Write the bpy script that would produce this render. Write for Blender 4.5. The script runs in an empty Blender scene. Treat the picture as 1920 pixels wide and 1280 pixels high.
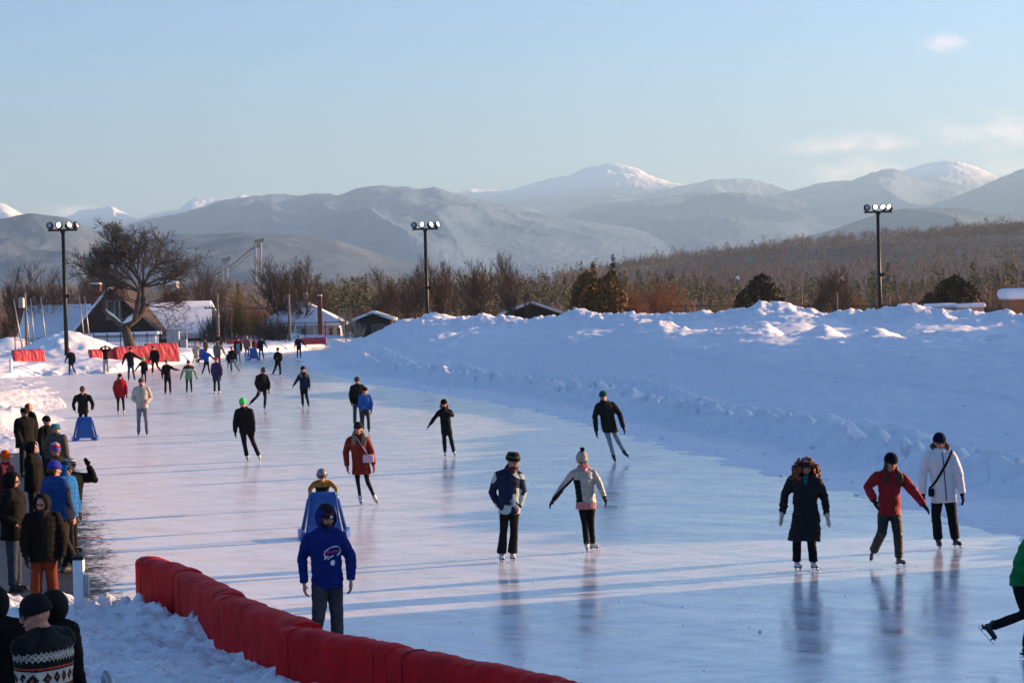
import bpy, bmesh, math, random
import numpy as np
from mathutils import Vector, Matrix, Euler, noise as mnoise

R = math.radians
scene = bpy.context.scene
COL = scene.collection
CAM_H, F, HOR, ROLL = 4.2, 4000.0, 564.0, 0.027
PITCH = math.atan((640 - HOR) / F)
CM = Matrix.Translation((0, 0, CAM_H)) @ Matrix.Rotation(math.pi / 2 - PITCH, 4, 'X') @ Matrix.Rotation(-ROLL, 4, 'Z')
CMI = CM.inverted()
cam_data = bpy.data.cameras.new("camera")
cam = bpy.data.objects.new("camera", cam_data)
COL.objects.link(cam)
cam.matrix_world = CM
cam_data.lens = 75.0
cam_data.sensor_width = 36.0
cam_data.clip_start = 0.5
cam_data.clip_end = 90000
scene.camera = cam


def ray(px, py):
    return (CM.to_3x3() @ Vector(((px - 960) / F, -(py - 640) / F, -1.0)))


def gnd(px, py, z=0.0):
    r = ray(px, py)
    t = (z - CAM_H) / r.z
    return Vector((r.x * t, r.y * t, z))


def at(px, py, Y):
    r = ray(px, py)
    t = Y / r.y
    return Vector((r.x * t, Y, CAM_H + r.z * t))


def proj(p):
    q = CMI @ Vector(p)
    return (960 + F * q.x / -q.z, 640 - F * q.y / -q.z)


# ---------------------------------------------------------------- noise
_rs = np.random.RandomState(7)
_P = _rs.permutation(1024)
_G = _rs.rand(1024) * 2 - 1


def vnoise(x, y):
    x = np.asarray(x, float); y = np.asarray(y, float)
    xi = np.floor(x).astype(np.int64); yi = np.floor(y).astype(np.int64)
    xf = x - xi; yf = y - yi
    u = xf * xf * xf * (xf * (xf * 6 - 15) + 10); v = yf * yf * yf * (yf * (yf * 6 - 15) + 10)
    def h(a, b):
        return _G[_P[(_P[a & 1023] + b) & 1023]]
    a = h(xi, yi); b = h(xi + 1, yi); c = h(xi, yi + 1); d = h(xi + 1, yi + 1)
    return (a * (1 - u) + b * u) * (1 - v) + (c * (1 - u) + d * u) * v


def fbm(x, y, o=4, g=0.5):
    s = 0; a = 1.0
    for k in range(o):
        s = s + a * vnoise(x * 2 ** k + 17.3 * k, y * 2 ** k - 9.1 * k)
        a *= g
    return s


def sstep(a, b, x):
    t = np.clip((x - a) / (b - a), 0, 1)
    return t * t * (3 - 2 * t)


# ---------------------------------------------------------------- materials
MATS = {}


def nt_of(m):
    m.use_nodes = True
    return m.node_tree


def base_mat(name):
    m = bpy.data.materials.new(name)
    nt = nt_of(m)
    b = nt.nodes['Principled BSDF']
    return m, nt, b


def N(nt, t, **kw):
    n = nt.nodes.new(t)
    for k, v in kw.items():
        if k in n.inputs.keys() if isinstance(k, str) else False:
            n.inputs[k].default_value = v
        else:
            setattr(n, k, v)
    return n


def noise_fac(nt, scale, detail=4, lo=0.35, hi=0.65, vec=None, rough=0.55, coord='Object', stretch=None):
    if vec is None:
        if coord == 'World':
            g = nt.nodes.new('ShaderNodeNewGeometry'); vec = g.outputs['Position']
        else:
            tc = nt.nodes.new('ShaderNodeTexCoord'); vec = tc.outputs[coord]
    if stretch:
        mp = nt.nodes.new('ShaderNodeMapping'); mp.vector_type = 'TEXTURE'
        nt.links.new(vec, mp.inputs['Vector']); mp.inputs['Scale'].default_value = tuple(1 / q for q in stretch[0])
        mp.inputs['Rotation'].default_value = stretch[1]
        vec = mp.outputs['Vector']
    n = nt.nodes.new('ShaderNodeTexNoise')
    n.inputs['Scale'].default_value = scale; n.inputs['Detail'].default_value = detail
    n.inputs['Roughness'].default_value = rough
    nt.links.new(vec, n.inputs['Vector'])
    r = nt.nodes.new('ShaderNodeMapRange'); r.clamp = True
    r.inputs['From Min'].default_value = lo; r.inputs['From Max'].default_value = hi
    nt.links.new(n.outputs['Fac'], r.inputs['Value'])
    return r.outputs['Result'], n.outputs['Fac']


def mixc(nt, fac, a, b):
    m = nt.nodes.new('ShaderNodeMix'); m.data_type = 'RGBA'
    for sock, v in (('Factor', fac),):
        if hasattr(v, 'node'): nt.links.new(v, m.inputs[0])
        else: m.inputs[0].default_value = v
    for idx, v in ((6, a), (7, b)):
        if hasattr(v, 'node'): nt.links.new(v, m.inputs[idx])
        else: m.inputs[idx].default_value = (*v, 1) if len(v) == 3 else v
    return m.outputs[2]


def math_n(nt, op, a, b=None):
    m = nt.nodes.new('ShaderNodeMath'); m.operation = op
    for i, v in enumerate((a, b)):
        if v is None: continue
        if hasattr(v, 'node'): nt.links.new(v, m.inputs[i])
        else: m.inputs[i].default_value = v
    return m.outputs[0]


def bump(nt, b, h, strength=0.3, dist=0.02):
    n = nt.nodes.new('ShaderNodeBump')
    n.inputs['Strength'].default_value = strength; n.inputs['Distance'].default_value = dist
    nt.links.new(h, n.inputs['Height'])
    nt.links.new(n.outputs['Normal'], b.inputs['Normal'])
    return n


def mat(name, c, rough=0.8, var=0.25, scale=6.0, bmp=0.0, bdist=0.01, metal=0.0, spec=0.3, emit=None, c2=None, coord='Object'):
    """one procedural material: colour varied by noise, optional bump"""
    if name in MATS: return MATS[name]
    m, nt, b = base_mat(name)
    f, raw = noise_fac(nt, scale, 4, 0.3, 0.7, coord=coord)
    c2 = c2 or tuple(x * (1 - var) for x in c)
    nt.links.new(mixc(nt, f, c, c2), b.inputs['Base Color'])
    b.inputs['Roughness'].default_value = rough
    b.inputs['Metallic'].default_value = metal
    b.inputs['Specular IOR Level'].default_value = spec
    if bmp: bump(nt, b, raw, bmp, bdist)
    if emit:
        b.inputs['Emission Color'].default_value = (*emit[0], 1); b.inputs['Emission Strength'].default_value = emit[1]
    MATS[name] = m
    return m


# ---------------------------------------------------------------- mesh helpers
def tag(o, label=None, cat=None, group=None, kind=None):
    if label: o['label'] = label
    if cat: o['category'] = cat
    if group: o['group'] = group
    if kind: o['kind'] = kind
    return o


def mesh_obj(name, verts, faces, material=None, parent=None, smooth=True, loc=None, mats=None, fm=None):
    me = bpy.data.meshes.new(name)
    if isinstance(verts, np.ndarray): verts = verts.tolist()
    if isinstance(faces, np.ndarray): faces = faces.tolist()
    me.from_pydata(verts, [], faces)
    if smooth: me.polygons.foreach_set('use_smooth', [True] * len(me.polygons))
    for mm in (mats or ([material] if material else [])): me.materials.append(mm)
    if fm is not None: me.polygons.foreach_set('material_index', list(fm))
    me.update()
    o = bpy.data.objects.new(name, me)
    COL.objects.link(o)
    if parent: o.parent = parent
    if loc is not None: o.location = loc
    return o


def empty(name, loc=(0, 0, 0), rz=0):
    e = bpy.data.objects.new(name, None)
    e.empty_display_size = 0.2
    COL.objects.link(e); e.location = loc; e.rotation_euler = (0, 0, rz)
    return e


class MB:
    """collects shapes; build() links them as ONE mesh object"""
    def __init__(s): s.v = []; s.f = []; s.m = []
    def add(s, vs, fs, mi=0):
        k = len(s.v); s.v.extend([tuple(p) for p in vs]); s.f.extend([tuple(i + k for i in f) for f in fs]); s.m.extend([mi] * len(fs))
    def box(s, c, d, rot=None, mi=0, taper=1.0):
        x, y, z = d[0] / 2, d[1] / 2, d[2] / 2
        vs = [Vector((sx * x * (taper if sz > 0 else 1), sy * y * (taper if sz > 0 else 1), sz * z)) for sz in (-1, 1) for sy in (-1, 1) for sx in (-1, 1)]
        if rot is not None: vs = [rot @ v for v in vs]
        vs = [v + Vector(c) for v in vs]
        s.add(vs, [(0, 2, 3, 1), (4, 5, 7, 6), (0, 1, 5, 4), (2, 6, 7, 3), (0, 4, 6, 2), (1, 3, 7, 5)], mi)
    def tube(s, pts, rs, n=8, mi=0, cap=True, squash=None):
        pts = [Vector(p) for p in pts]
        if not hasattr(rs, '__len__'): rs = [rs] * len(pts)
        rings = []; k = len(s.v); up = None
        for i, p in enumerate(pts):
            t = (pts[min(i + 1, len(pts) - 1)] - pts[max(i - 1, 0)])
            if t.length < 1e-9: t = Vector((0, 0, 1))
            t.normalize()
            if up is None:
                up = Vector((0, 1, 0)) if abs(t.y) < 0.9 else Vector((1, 0, 0))
            a = (up - t * up.dot(t)).normalized(); up = a; b = t.cross(a)
            r = rs[i]
            ra, rb = (r, r) if not hasattr(r, '__len__') else r
            s.v.extend([tuple(p + a * math.cos(2 * math.pi * j / n) * ra + b * math.sin(2 * math.pi * j / n) * rb) for j in range(n)])
        for i in range(len(pts) - 1):
            for j in range(n):
                s.f.append((k + i * n + j, k + i * n + (j + 1) % n, k + (i + 1) * n + (j + 1) % n, k + (i + 1) * n + j)); s.m.append(mi)
        if cap:
            s.f.append(tuple(k + j for j in reversed(range(n)))); s.m.append(mi)
            s.f.append(tuple(k + (len(pts) - 1) * n + j for j in range(n))); s.m.append(mi)
    def ball(s, c, r, n=10, mi=0, rot=None):
        r = (r, r, r) if not hasattr(r, '__len__') else r
        c = Vector(c); vs = []; h = n // 2 + 1
        vs.append(Vector((0, 0, -1)))
        for i in range(1, h):
            a = -math.pi / 2 + math.pi * i / h
            for j in range(n): vs.append(Vector((math.cos(a) * math.cos(2 * math.pi * j / n), math.cos(a) * math.sin(2 * math.pi * j / n), math.sin(a))))
        vs.append(Vector((0, 0, 1)))
        vs = [Vector((v.x * r[0], v.y * r[1], v.z * r[2])) for v in vs]
        if rot is not None: vs = [rot @ v for v in vs]
        fs = [(0, 1 + (j + 1) % n, 1 + j) for j in range(n)]
        for i in range(h - 2):
            for j in range(n): fs.append((1 + i * n + j, 1 + i * n + (j + 1) % n, 1 + (i + 1) * n + (j + 1) % n, 1 + (i + 1) * n + j))
        L = 1 + (h - 2) * n; fs += [(L + j, L + (j + 1) % n, L + n) for j in range(n)]
        s.add([v + c for v in vs], fs, mi)
    def prism(s, poly, vec, mi=0):
        """extrude polygon (3d points) by vec"""
        n = len(poly); vec = Vector(vec)
        vs = [Vector(p) for p in poly] + [Vector(p) + vec for p in poly]
        fs = [tuple(reversed(range(n))), tuple(range(n, 2 * n))] + [(i, (i + 1) % n, n + (i + 1) % n, n + i) for i in range(n)]
        s.add(vs, fs, mi)
    def build(s, name, material=None, parent=None, smooth=False, mats=None, bevel=0.0, loc=None):
        o = mesh_obj(name, s.v, s.f, material, parent, smooth, loc, mats, s.m if mats else None)
        if not smooth or bevel:
            bm = bmesh.new(); bm.from_mesh(o.data); bmesh.ops.recalc_face_normals(bm, faces=bm.faces)
            if bevel: bmesh.ops.bevel(bm, geom=bm.edges[:], offset=bevel, segments=2, affect='EDGES', profile=0.5)
            bm.to_mesh(o.data); bm.free()
            if bevel:
                o.data.polygons.foreach_set('use_smooth', [True] * len(o.data.polygons))
        return o


def copy_tree(o, parent=None):
    c = o.copy(); COL.objects.link(c)
    if parent: c.parent = parent
    for ch in list(o.children): copy_tree(ch, c)
    return c


def grid_faces(nu, nv):
    i = np.arange(nu - 1)[:, None] * nv + np.arange(nv - 1)[None, :]
    i = i.ravel()
    return np.stack([i, i + nv, i + nv + 1, i + 1], 1)


def fan_grid(name, pxs, ds, hfun, material, mask=None):
    """terrain sheet: columns along bearing, rows along distance; hfun(X, Y) -> z"""
    A = (np.asarray(pxs) - 960) / F
    D = np.asarray(ds)
    Y = np.repeat(D[None, :], len(A), 0); X = A[:, None] * Y
    Z = hfun(X, Y)
    v = np.stack([X.ravel(), Y.ravel(), Z.ravel()], 1)
    f = grid_faces(len(A), len(D))
    if mask is not None:
        mk = mask(X, Y, Z).ravel(); f = f[mk[f].any(1)]
    f = f[:, ::-1]
    me = bpy.data.meshes.new(name)
    me.vertices.add(len(v)); me.vertices.foreach_set('co', v.ravel())
    me.loops.add(f.size); me.loops.foreach_set('vertex_index', f.ravel().astype(np.int32))
    me.polygons.add(len(f)); me.polygons.foreach_set('loop_start', np.arange(0, f.size, 4, dtype=np.int32))
    me.polygons.foreach_set('use_smooth', np.ones(len(f), bool))
    me.materials.append(material)
    me.update(calc_edges=True); me.validate()
    o = bpy.data.objects.new(name, me); COL.objects.link(o)
    return o
# ================================================================ light and air
SUN_EL, SUN_AZ = R(9.5), R(70)          # azimuth measured from +Y (view direction) towards +X
world = bpy.data.worlds.new("World"); scene.world = world; world.use_nodes = True
wn = world.node_tree
bg = wn.nodes['Background']
sky = wn.nodes.new('ShaderNodeTexSky'); sky.sky_type = 'NISHITA'; sky.sun_disc = False
sky.sun_elevation = SUN_EL; sky.sun_rotation = SUN_AZ
sky.altitude = 560; sky.air_density = 1.0; sky.dust_density = 2.8; sky.ozone_density = 4.0
# wispy pinkish clouds low on the right: noise masks laid out by direction on the sky
tc = wn.nodes.new('ShaderNodeTexCoord')
def cloud_mask(px, py, wx, wy, seed, thr):
    d = ray(px, py).normalized()
    mp = wn.nodes.new('ShaderNodeMapping'); mp.vector_type = 'POINT'
    wn.links.new(tc.outputs['Generated'], mp.inputs['Vector'])
    mp.inputs['Location'].default_value = (-d.x / wx, 0, -d.z / wy); mp.inputs['Scale'].default_value = (1 / wx, 0, 1 / wy)
    ln = wn.nodes.new('ShaderNodeVectorMath'); ln.operation = 'LENGTH'; wn.links.new(mp.outputs[0], ln.inputs[0])
    f = wn.nodes.new('ShaderNodeMapRange'); f.interpolation_type = 'SMOOTHSTEP'
    f.inputs['From Min'].default_value = 1.0; f.inputs['From Max'].default_value = 0.0
    wn.links.new(ln.outputs['Value'], f.inputs['Value'])
    m2 = wn.nodes.new('ShaderNodeMapping'); wn.links.new(tc.outputs['Generated'], m2.inputs['Vector'])
    m2.inputs['Location'].default_value = (seed, 0, seed * 2); m2.inputs['Scale'].default_value = (30, 30, 75)
    n = wn.nodes.new('ShaderNodeTexNoise'); n.inputs['Detail'].default_value = 6; n.inputs['Scale'].default_value = 1.6
    n.inputs['Roughness'].default_value = 0.6
    wn.links.new(m2.outputs[0], n.inputs['Vector'])
    r = wn.nodes.new('ShaderNodeMapRange'); r.inputs['From Min'].default_value = thr; r.inputs['From Max'].default_value = thr + 0.28
    wn.links.new(n.outputs['Fac'], r.inputs['Value'])
    return math_n(wn, 'MULTIPLY', f.outputs[0], r.outputs[0])
acc = None
for args in ((1770, 82, .014, .006, 1.0, .38), (1850, 250, .042, .014, 4.0, .38), (1600, 270, .045, .008, 7.0, .37), (1890, 320, .022, .008, 2.0, .30),
             (1610, 322, .03, .010, 5.5, .32), (140, 396, .02, .005, 3.0, .3)):
    m_ = cloud_mask(*args)
    acc = m_ if acc is None else math_n(wn, 'MAXIMUM', acc, m_)
acc = math_n(wn, 'MULTIPLY', acc, 0.62)
tint = wn.nodes.new('ShaderNodeMix'); tint.data_type = 'RGBA'; tint.blend_type = 'MULTIPLY'; tint.inputs[0].default_value = 1.0
wn.links.new(sky.outputs[0], tint.inputs[6]); tint.inputs[7].default_value = (.95, .955, 1.045, 1)
cc = mixc(wn, acc, tint.outputs[2], (7.6, 5.2, 4.6))
wn.links.new(cc, bg.inputs['Color'])
bg.inputs['Strength'].default_value = 0.083

sun_d = bpy.data.lights.new('sun', 'SUN'); sun = bpy.data.objects.new('sun', sun_d); COL.objects.link(sun)
SUNV = Vector((math.sin(SUN_AZ) * math.cos(SUN_EL), math.cos(SUN_AZ) * math.cos(SUN_EL), math.sin(SUN_EL)))
sun.rotation_euler = (-SUNV).to_track_quat('-Z', 'Y').to_euler()
sun_d.energy = 5.0; sun_d.angle = R(0.5); sun_d.color = (1.0, 0.58, 0.28)

scene.view_settings.view_transform = 'Standard'; scene.view_settings.look = 'None'
scene.view_settings.gamma = 1; scene.view_settings.exposure = 1.82
scene.cycles.max_bounces = 6; scene.cycles.diffuse_bounces = 3; scene.cycles.glossy_bounces = 3
scene.cycles.volume_bounces = 0; scene.cycles.caustics_reflective = False; scene.cycles.caustics_refractive = False

def haze():
    mb = MB(); mb.box((0, 12000, 575), (36000, 30000, 1230))
    m = bpy.data.materials.new('haze_air'); nt = nt_of(m); nt.nodes.remove(nt.nodes['Principled BSDF'])
    v = nt.nodes.new('ShaderNodeVolumePrincipled')
    v.inputs['Color'].default_value = (0.42, 0.71, 1.0, 1); v.inputs['Density'].default_value = 7e-5
    v.inputs['Anisotropy'].default_value = 0.2
    nt.links.new(v.outputs[0], nt.nodes['Material Output'].inputs['Volume'])
    o = mb.build('haze', m); o['kind'] = 'stuff'
haze()

# ================================================================ ground surfaces
def snow_mat(name, c=(.80, .82, .86), bs=.5, dirt=None, scale=3.0, bd=.05, fine=25.0):
    m, nt, b = base_mat(name)
    g = nt.nodes.new('ShaderNodeNewGeometry')
    f, raw = noise_fac(nt, scale, 6, .3, .7, vec=g.outputs['Position'], rough=.6)
    f2, raw2 = noise_fac(nt, fine, 5, .35, .65, vec=g.outputs['Position'], rough=.65)
    col = mixc(nt, f, c, tuple(x * .90 for x in c))
    if dirt:
        f3, _ = noise_fac(nt, dirt[1], 5, .50, .72, vec=g.outputs['Position'], rough=.7)
        col = mixc(nt, math_n(nt, 'MULTIPLY', f3, dirt[2]), col, dirt[0])
    nt.links.new(col, b.inputs['Base Color'])
    b.inputs['Roughness'].default_value = .75; b.inputs['Specular IOR Level'].default_value = .25
    b.inputs['Subsurface Weight'].default_value = 0.0
    h = math_n(nt, 'ADD', raw, math_n(nt, 'MULTIPLY', raw2, .35))
    bump(nt, b, h, bs, bd)
    return m
M_SNOW = snow_mat('snow', bs=.28)
M_SNOW_FG = snow_mat('trodden_snow', (.74, .75, .80), .9, ((.44, .30, .30), 1.6, .42), 4.0, .09, 14.0)

def ice_mat():
    m, nt, b = base_mat('skated_ice')
    g = nt.nodes.new('ShaderNodeNewGeometry'); pos = g.outputs['Position']
    # milky cloudiness, long skate scratches in several directions, wet glaze
    big, _ = noise_fac(nt, .10, 5, .35, .65, vec=pos, rough=.6, stretch=((1, .35, 1), (0, 0, R(18))))
    col = mixc(nt, big, (.72, .67, .63), (.92, .81, .69))
    scr_h = None
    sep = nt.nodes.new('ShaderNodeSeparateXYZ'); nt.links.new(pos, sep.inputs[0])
    # infield ice clearer, with its shade painted darker and bluer; spectators' side scraped, snowy
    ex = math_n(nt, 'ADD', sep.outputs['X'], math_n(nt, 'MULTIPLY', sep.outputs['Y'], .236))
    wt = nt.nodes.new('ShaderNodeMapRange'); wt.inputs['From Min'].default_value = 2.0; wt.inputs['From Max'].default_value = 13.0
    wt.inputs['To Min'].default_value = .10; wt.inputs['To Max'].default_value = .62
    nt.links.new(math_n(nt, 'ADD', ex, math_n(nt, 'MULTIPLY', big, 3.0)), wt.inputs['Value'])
    clr_shade = nt.nodes.new('ShaderNodeMapRange'); clr_shade.inputs['From Min'].default_value = .2; clr_shade.inputs['From Max'].default_value = .5
    nt.links.new(wt.outputs[0], clr_shade.inputs['Value'])
    col = mixc(nt, math_n(nt, 'MULTIPLY', clr_shade.outputs[0], .85), col, (.40, .54, .64))
    mot, _ = noise_fac(nt, 1.1, 6, .44, .60, vec=pos, rough=.72, stretch=((1.4, .7, 1), (0, 0, R(55))))
    col = mixc(nt, math_n(nt, 'MULTIPLY', mot, .42), col, (.95, .86, .76))
    dk, _ = noise_fac(nt, .8, 5, .52, .66, vec=pos, rough=.7, stretch=((1.5, .5, 1), (0, 0, R(-50))))
    col = mixc(nt, math_n(nt, 'MULTIPLY', dk, .45), col, (.52, .56, .62))
    for k, (ang, sx, sy, sc, lo, hi, amt) in enumerate(((40, 1.6, .10, 2.2, .55, .585, .75), (64, 1.3, .08, 2.4, .56, .595, .75), (-48, 1.7, .10, 2.2, .56, .595, .7),
                                                        (84, 1.6, .10, 2.4, .57, .60, .75), (-72, 2.2, .08, 2.0, .57, .60, .7), (52, 6, .14, 2.0, .55, .60, .7), (-60, 7, .14, 2.0, .56, .61, .6), (20, 5, .1, 2.2, .57, .62, .5))):
        f, raw = noise_fac(nt, sc, 3, lo, hi, vec=pos, rough=.5, stretch=((sx, sy, 1), (0, 0, R(ang))))
        col = mixc(nt, math_n(nt, 'MULTIPLY', f, amt), col, (.82, .84, .88))
        scr_h = raw if scr_h is None else math_n(nt, 'ADD', scr_h, raw)
    pk, _ = noise_fac(nt, .35, 4, .55, .75, vec=pos)          # dyed advertising tint frozen in the ice
    col = mixc(nt, math_n(nt, 'MULTIPLY', pk, .22), col, (.72, .48, .50))
    pit, praw = noise_fac(nt, 9.0, 5, .60, .72, vec=pos, rough=.7)
    col = mixc(nt, math_n(nt, 'MULTIPLY', pit, .4), col, (.84, .85, .88))
    # glaze: milky body under a thin wet film that mirrors at low angles, dulled where the surface is scraped
    out = nt.nodes['Material Output']; nt.nodes.remove(b)
    df = nt.nodes.new('ShaderNodeBsdfDiffuse'); gl = nt.nodes.new('ShaderNodeBsdfGlossy')
    nt.links.new(col, df.inputs['Color'])
    rr, _ = noise_fac(nt, .5, 4, .3, .7, vec=pos, stretch=((2.5, .4, 1), (0, 0, R(60))))
    rg = nt.nodes.new('ShaderNodeMapRange'); rg.inputs['To Min'].default_value = .10; rg.inputs['To Max'].default_value = .26
    nt.links.new(rr, rg.inputs['Value']); nt.links.new(rg.outputs[0], gl.inputs['Roughness'])
    fr = nt.nodes.new('ShaderNodeFresnel'); fr.inputs['IOR'].default_value = 1.31
    fac = math_n(nt, 'MULTIPLY', fr.outputs[0], wt.outputs[0])
    fac = math_n(nt, 'MULTIPLY', fac, math_n(nt, 'SUBTRACT', 1.12, math_n(nt, 'MULTIPLY', mot, .45)))
    h = math_n(nt, 'ADD', scr_h, math_n(nt, 'MULTIPLY', praw, .5))
    bn = nt.nodes.new('ShaderNodeBump'); bn.inputs['Strength'].default_value = .16; bn.inputs['Distance'].default_value = .006
    nt.links.new(h, bn.inputs['Height'])
    for q in (df, gl): nt.links.new(bn.outputs[0], q.inputs['Normal'])
    mx = nt.nodes.new('ShaderNodeMixShader'); nt.links.new(fac, mx.inputs[0]); nt.links.new(df.outputs[0], mx.inputs[1]); nt.links.new(gl.outputs[0], mx.inputs[2])
    nt.links.new(mx.outputs[0], out.inputs['Surface'])
    return m

# ice sheet
def build_ice():
    mb = MB()
    n = 24
    xs = np.linspace(-60, 60, n); ys = np.linspace(6, 330, 40)
    v = [(x, y, 0) for x in xs for y in ys]
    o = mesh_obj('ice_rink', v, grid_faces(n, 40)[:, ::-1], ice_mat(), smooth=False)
    o['kind'] = 'structure'
build_ice()

# right-hand (infield) edge of the ice, X as a function of Y
_e = [gnd(*p) for p in ((1920, 1028), (1600, 938), (1400, 886), (1200, 832), (1000, 775), (850, 745), (700, 722), (600, 703), (556, 682), (540, 664))]
EY = np.array([4, 12, 20] + [p.y for p in _e] + [_e[-1].y + 25])
EX = np.array([11.6, 11.0, 10.2] + [p.x for p in _e] + [_e[-1].x + 2.5])
def edgeX(Y): return np.interp(Y, EY, EX)

# crest and front ridge of the infield bank, traced as height against bearing (px)
CREST_PX = np.array([520, 545, 600, 640, 665, 700, 760, 800, 860, 900, 960, 1010, 1060, 1080, 1110, 1150, 1180, 1240, 1300, 1340, 1380, 1400, 1430, 1460, 1500, 1520, 1580, 1600, 1650, 1680, 1700, 1740, 1800, 1850, 1920, 2100, 2600])
CREST_PY = np.array([684, 668, 642, 618, 602, 598, 596, 592, 600, 588, 600, 594, 592, 577, 588, 590, 584, 592, 580, 590, 584, 574, 570, 576, 574, 583, 587, 592, 592, 590, 576, 582, 577, 590, 586, 580, 580])
RIDGE_PX = np.array([1000, 1100, 1180, 1240, 1300, 1360, 1420, 1440, 1480, 1520, 1545, 1590, 1640, 1700, 1730, 1790, 1850, 1890, 1920, 2100, 2600])
RIDGE_PY = np.array([640, 640, 618, 612, 626, 620, 618, 612, 640, 630, 615, 636, 622, 645, 628, 634, 644, 630, 634, 634, 634])

def _sm(px, py, w):
    g = np.arange(-3 * w, 3 * w + 1, 5.0); k = np.exp(-(g / w) ** 2 / 2); k /= k.sum()
    return np.array([(np.interp(p + g, px, py) * k).sum() for p in px])
CREST_SM = _sm(CREST_PX, CREST_PY, 32); CREST_SM[:6] = CREST_PY[:6]
RIDGE_SM = _sm(RIDGE_PX, RIDGE_PY, 45)

def pxz(px, py, Y):
    """height at depth Y of picture row py, vectorised (roll included)"""
    dx = (px - 960) / F; dy = -(py - 640) / F
    c, s = math.cos(-ROLL), math.sin(-ROLL)
    lx = c * dx - s * dy; ly = s * dx + c * dy
    a = math.pi / 2 - PITCH
    wy = math.cos(a) * ly + math.sin(a); wz = math.sin(a) * ly - math.cos(a)
    return CAM_H + Y * wz / wy

def bank_h(X, Y):
    s = (X - edgeX(Y)) * .93
    px = 960 + F * X / np.maximum(Y, 1)
    nz = fbm(X * .35, Y * .35, 5)
    nz2 = fbm(X * 1.7, Y * 1.7, 4)
    ang = np.where(Y < 60, 1.0, 1.0)
    h = -.05 + .10 * sstep(-.5, 1.2, s + .35 * nz2) + .05 * np.maximum(nz2, -.4) * sstep(0, 2, s)
    h = h + .25 * sstep(2, 12, s)
    # grader berm beside the ice: blocky thrown-up snow
    b = 3.6 + .5 * vnoise(Y * .12, 3.0)
    blk = .55 + .45 * sstep(-.12, .12, vnoise(Y * 1.5, s * 1.1)) + .35 * sstep(-.1, .1, vnoise(Y * 3.3 + 7, s * 2.1)) + .2 * vnoise(Y * 7, s * 5)
    h = h + .55 * np.exp(-((s - b) / .6) ** 2) * blk * sstep(28, 36, Y)
    h = h + .32 * np.exp(-((s - b - 1.4) / .45) ** 2) * blk * sstep(28, 36, Y)
    # wind-blown flutes
    h = h + .06 * np.sin(X * 1.1 - Y * .55 + 2 * nz) * sstep(5, 7, s) * (1 - sstep(9, 13, s))
    # rise to the piled bank
    big_px = np.clip(px, 520, 2090)
    cz = pxz(px, np.interp(px, CREST_PX, CREST_PY), Y); csm = pxz(px, np.interp(px, CREST_PX, CREST_SM), Y)
    rz = pxz(px, np.interp(px, RIDGE_PX, RIDGE_PY), Y); rsm = pxz(px, np.interp(px, RIDGE_PX, RIDGE_SM), Y)
    off = sstep(1960, 2250, px)  # past the frame the crest is shaped for the shadow it throws on the ice
    csm = csm * (1 - off) + (2.9 + 1.55 * sstep(41, 47, Y) + .3 * vnoise(Y * .08, 2.0)) * off; cz = cz * (1 - off) + csm * off
    sc = np.interp(px, [500, 700, 900, 1200, 1600, 1920, 2400, 3500], [7, 10, 14, 18, 24, 27, 18, 17.5]) + 1.2 * vnoise(X * .1, Y * .07)
    sr = sc * .6 + .8 * vnoise(X * .13 + 4, Y * .1)
    csm = np.clip(csm - .68, .4, 4.6); rsm = np.clip(rsm - .1, .4, 3.4)
    prof_c = np.where(s < sc, sstep(.22, 1.0, s / sc), 1 - sstep(1.0, 1.6, s / sc))
    prof_r = np.where(s < sr, sstep(.22, 1.0, s / sr), 1 - .75 * sstep(1.0, 1.3, s / sr))
    hc = csm * prof_c + np.clip(cz - csm, -.5, .5) * np.exp(-((s - sc) / 1.6) ** 2)
    hr = (rsm * prof_r + np.clip(rz - rsm, -.6, .6) * np.exp(-((s - sr) / 1.5) ** 2)) * sstep(930, 1130, px) * (1 - .5 * off)
    big = np.maximum(hc, hr)
    h = h + np.maximum(big - .15, 0)
    lump = np.abs(fbm(X * .3 + 5, Y * .2, 5))
    ck = sstep(-.08, .10, vnoise(X * 1.3 + nz, Y * .9)) + .6 * sstep(-.08, .08, vnoise(X * 2.9, Y * 2.0 + nz)) + .5 * vnoise(X * 5, Y * 4)
    h = h + .16 * (ck - .8) * (np.exp(-((s - sc) / 2.2) ** 2) + .6 * np.exp(-((s - sr) / 1.6) ** 2)) * sstep(.8, 2.0, big)
    # terraces left by the grader
    h = h + .10 * sstep(-.03, .03, np.sin(s * .75 + .5 * vnoise(Y * .05, 1.0))) * sstep(6, 8, s) * (1 - sstep(sr - 2, sr, s)) * .6
    h = h + (.42 * lump - .18) * sstep(.8, 2.2, big) * (.14 + .86 * np.exp(-((s - sc) / 2.5) ** 2) + .5 * np.exp(-((s - sr) / 2) ** 2)) + .04 * nz * sstep(.3, 1, big)
    # behind the bank the land lies low
    h = np.where(s > sc * 1.5, np.minimum(h, .3), h)
    return np.where(s < -.8, -.12, h)

ds = np.concatenate([np.arange(8, 40, .22), np.arange(40, 75, .3), np.arange(75, 130, .42), np.arange(130, 215, 1.0)])
o = fan_grid('snow_bank', np.concatenate([np.arange(430, 2300, 4.2), np.arange(2300, 4300, 12.0)]), ds, bank_h, M_SNOW, mask=lambda X, Y, Z: Z > -.1)
o['kind'] = 'structure'
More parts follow.
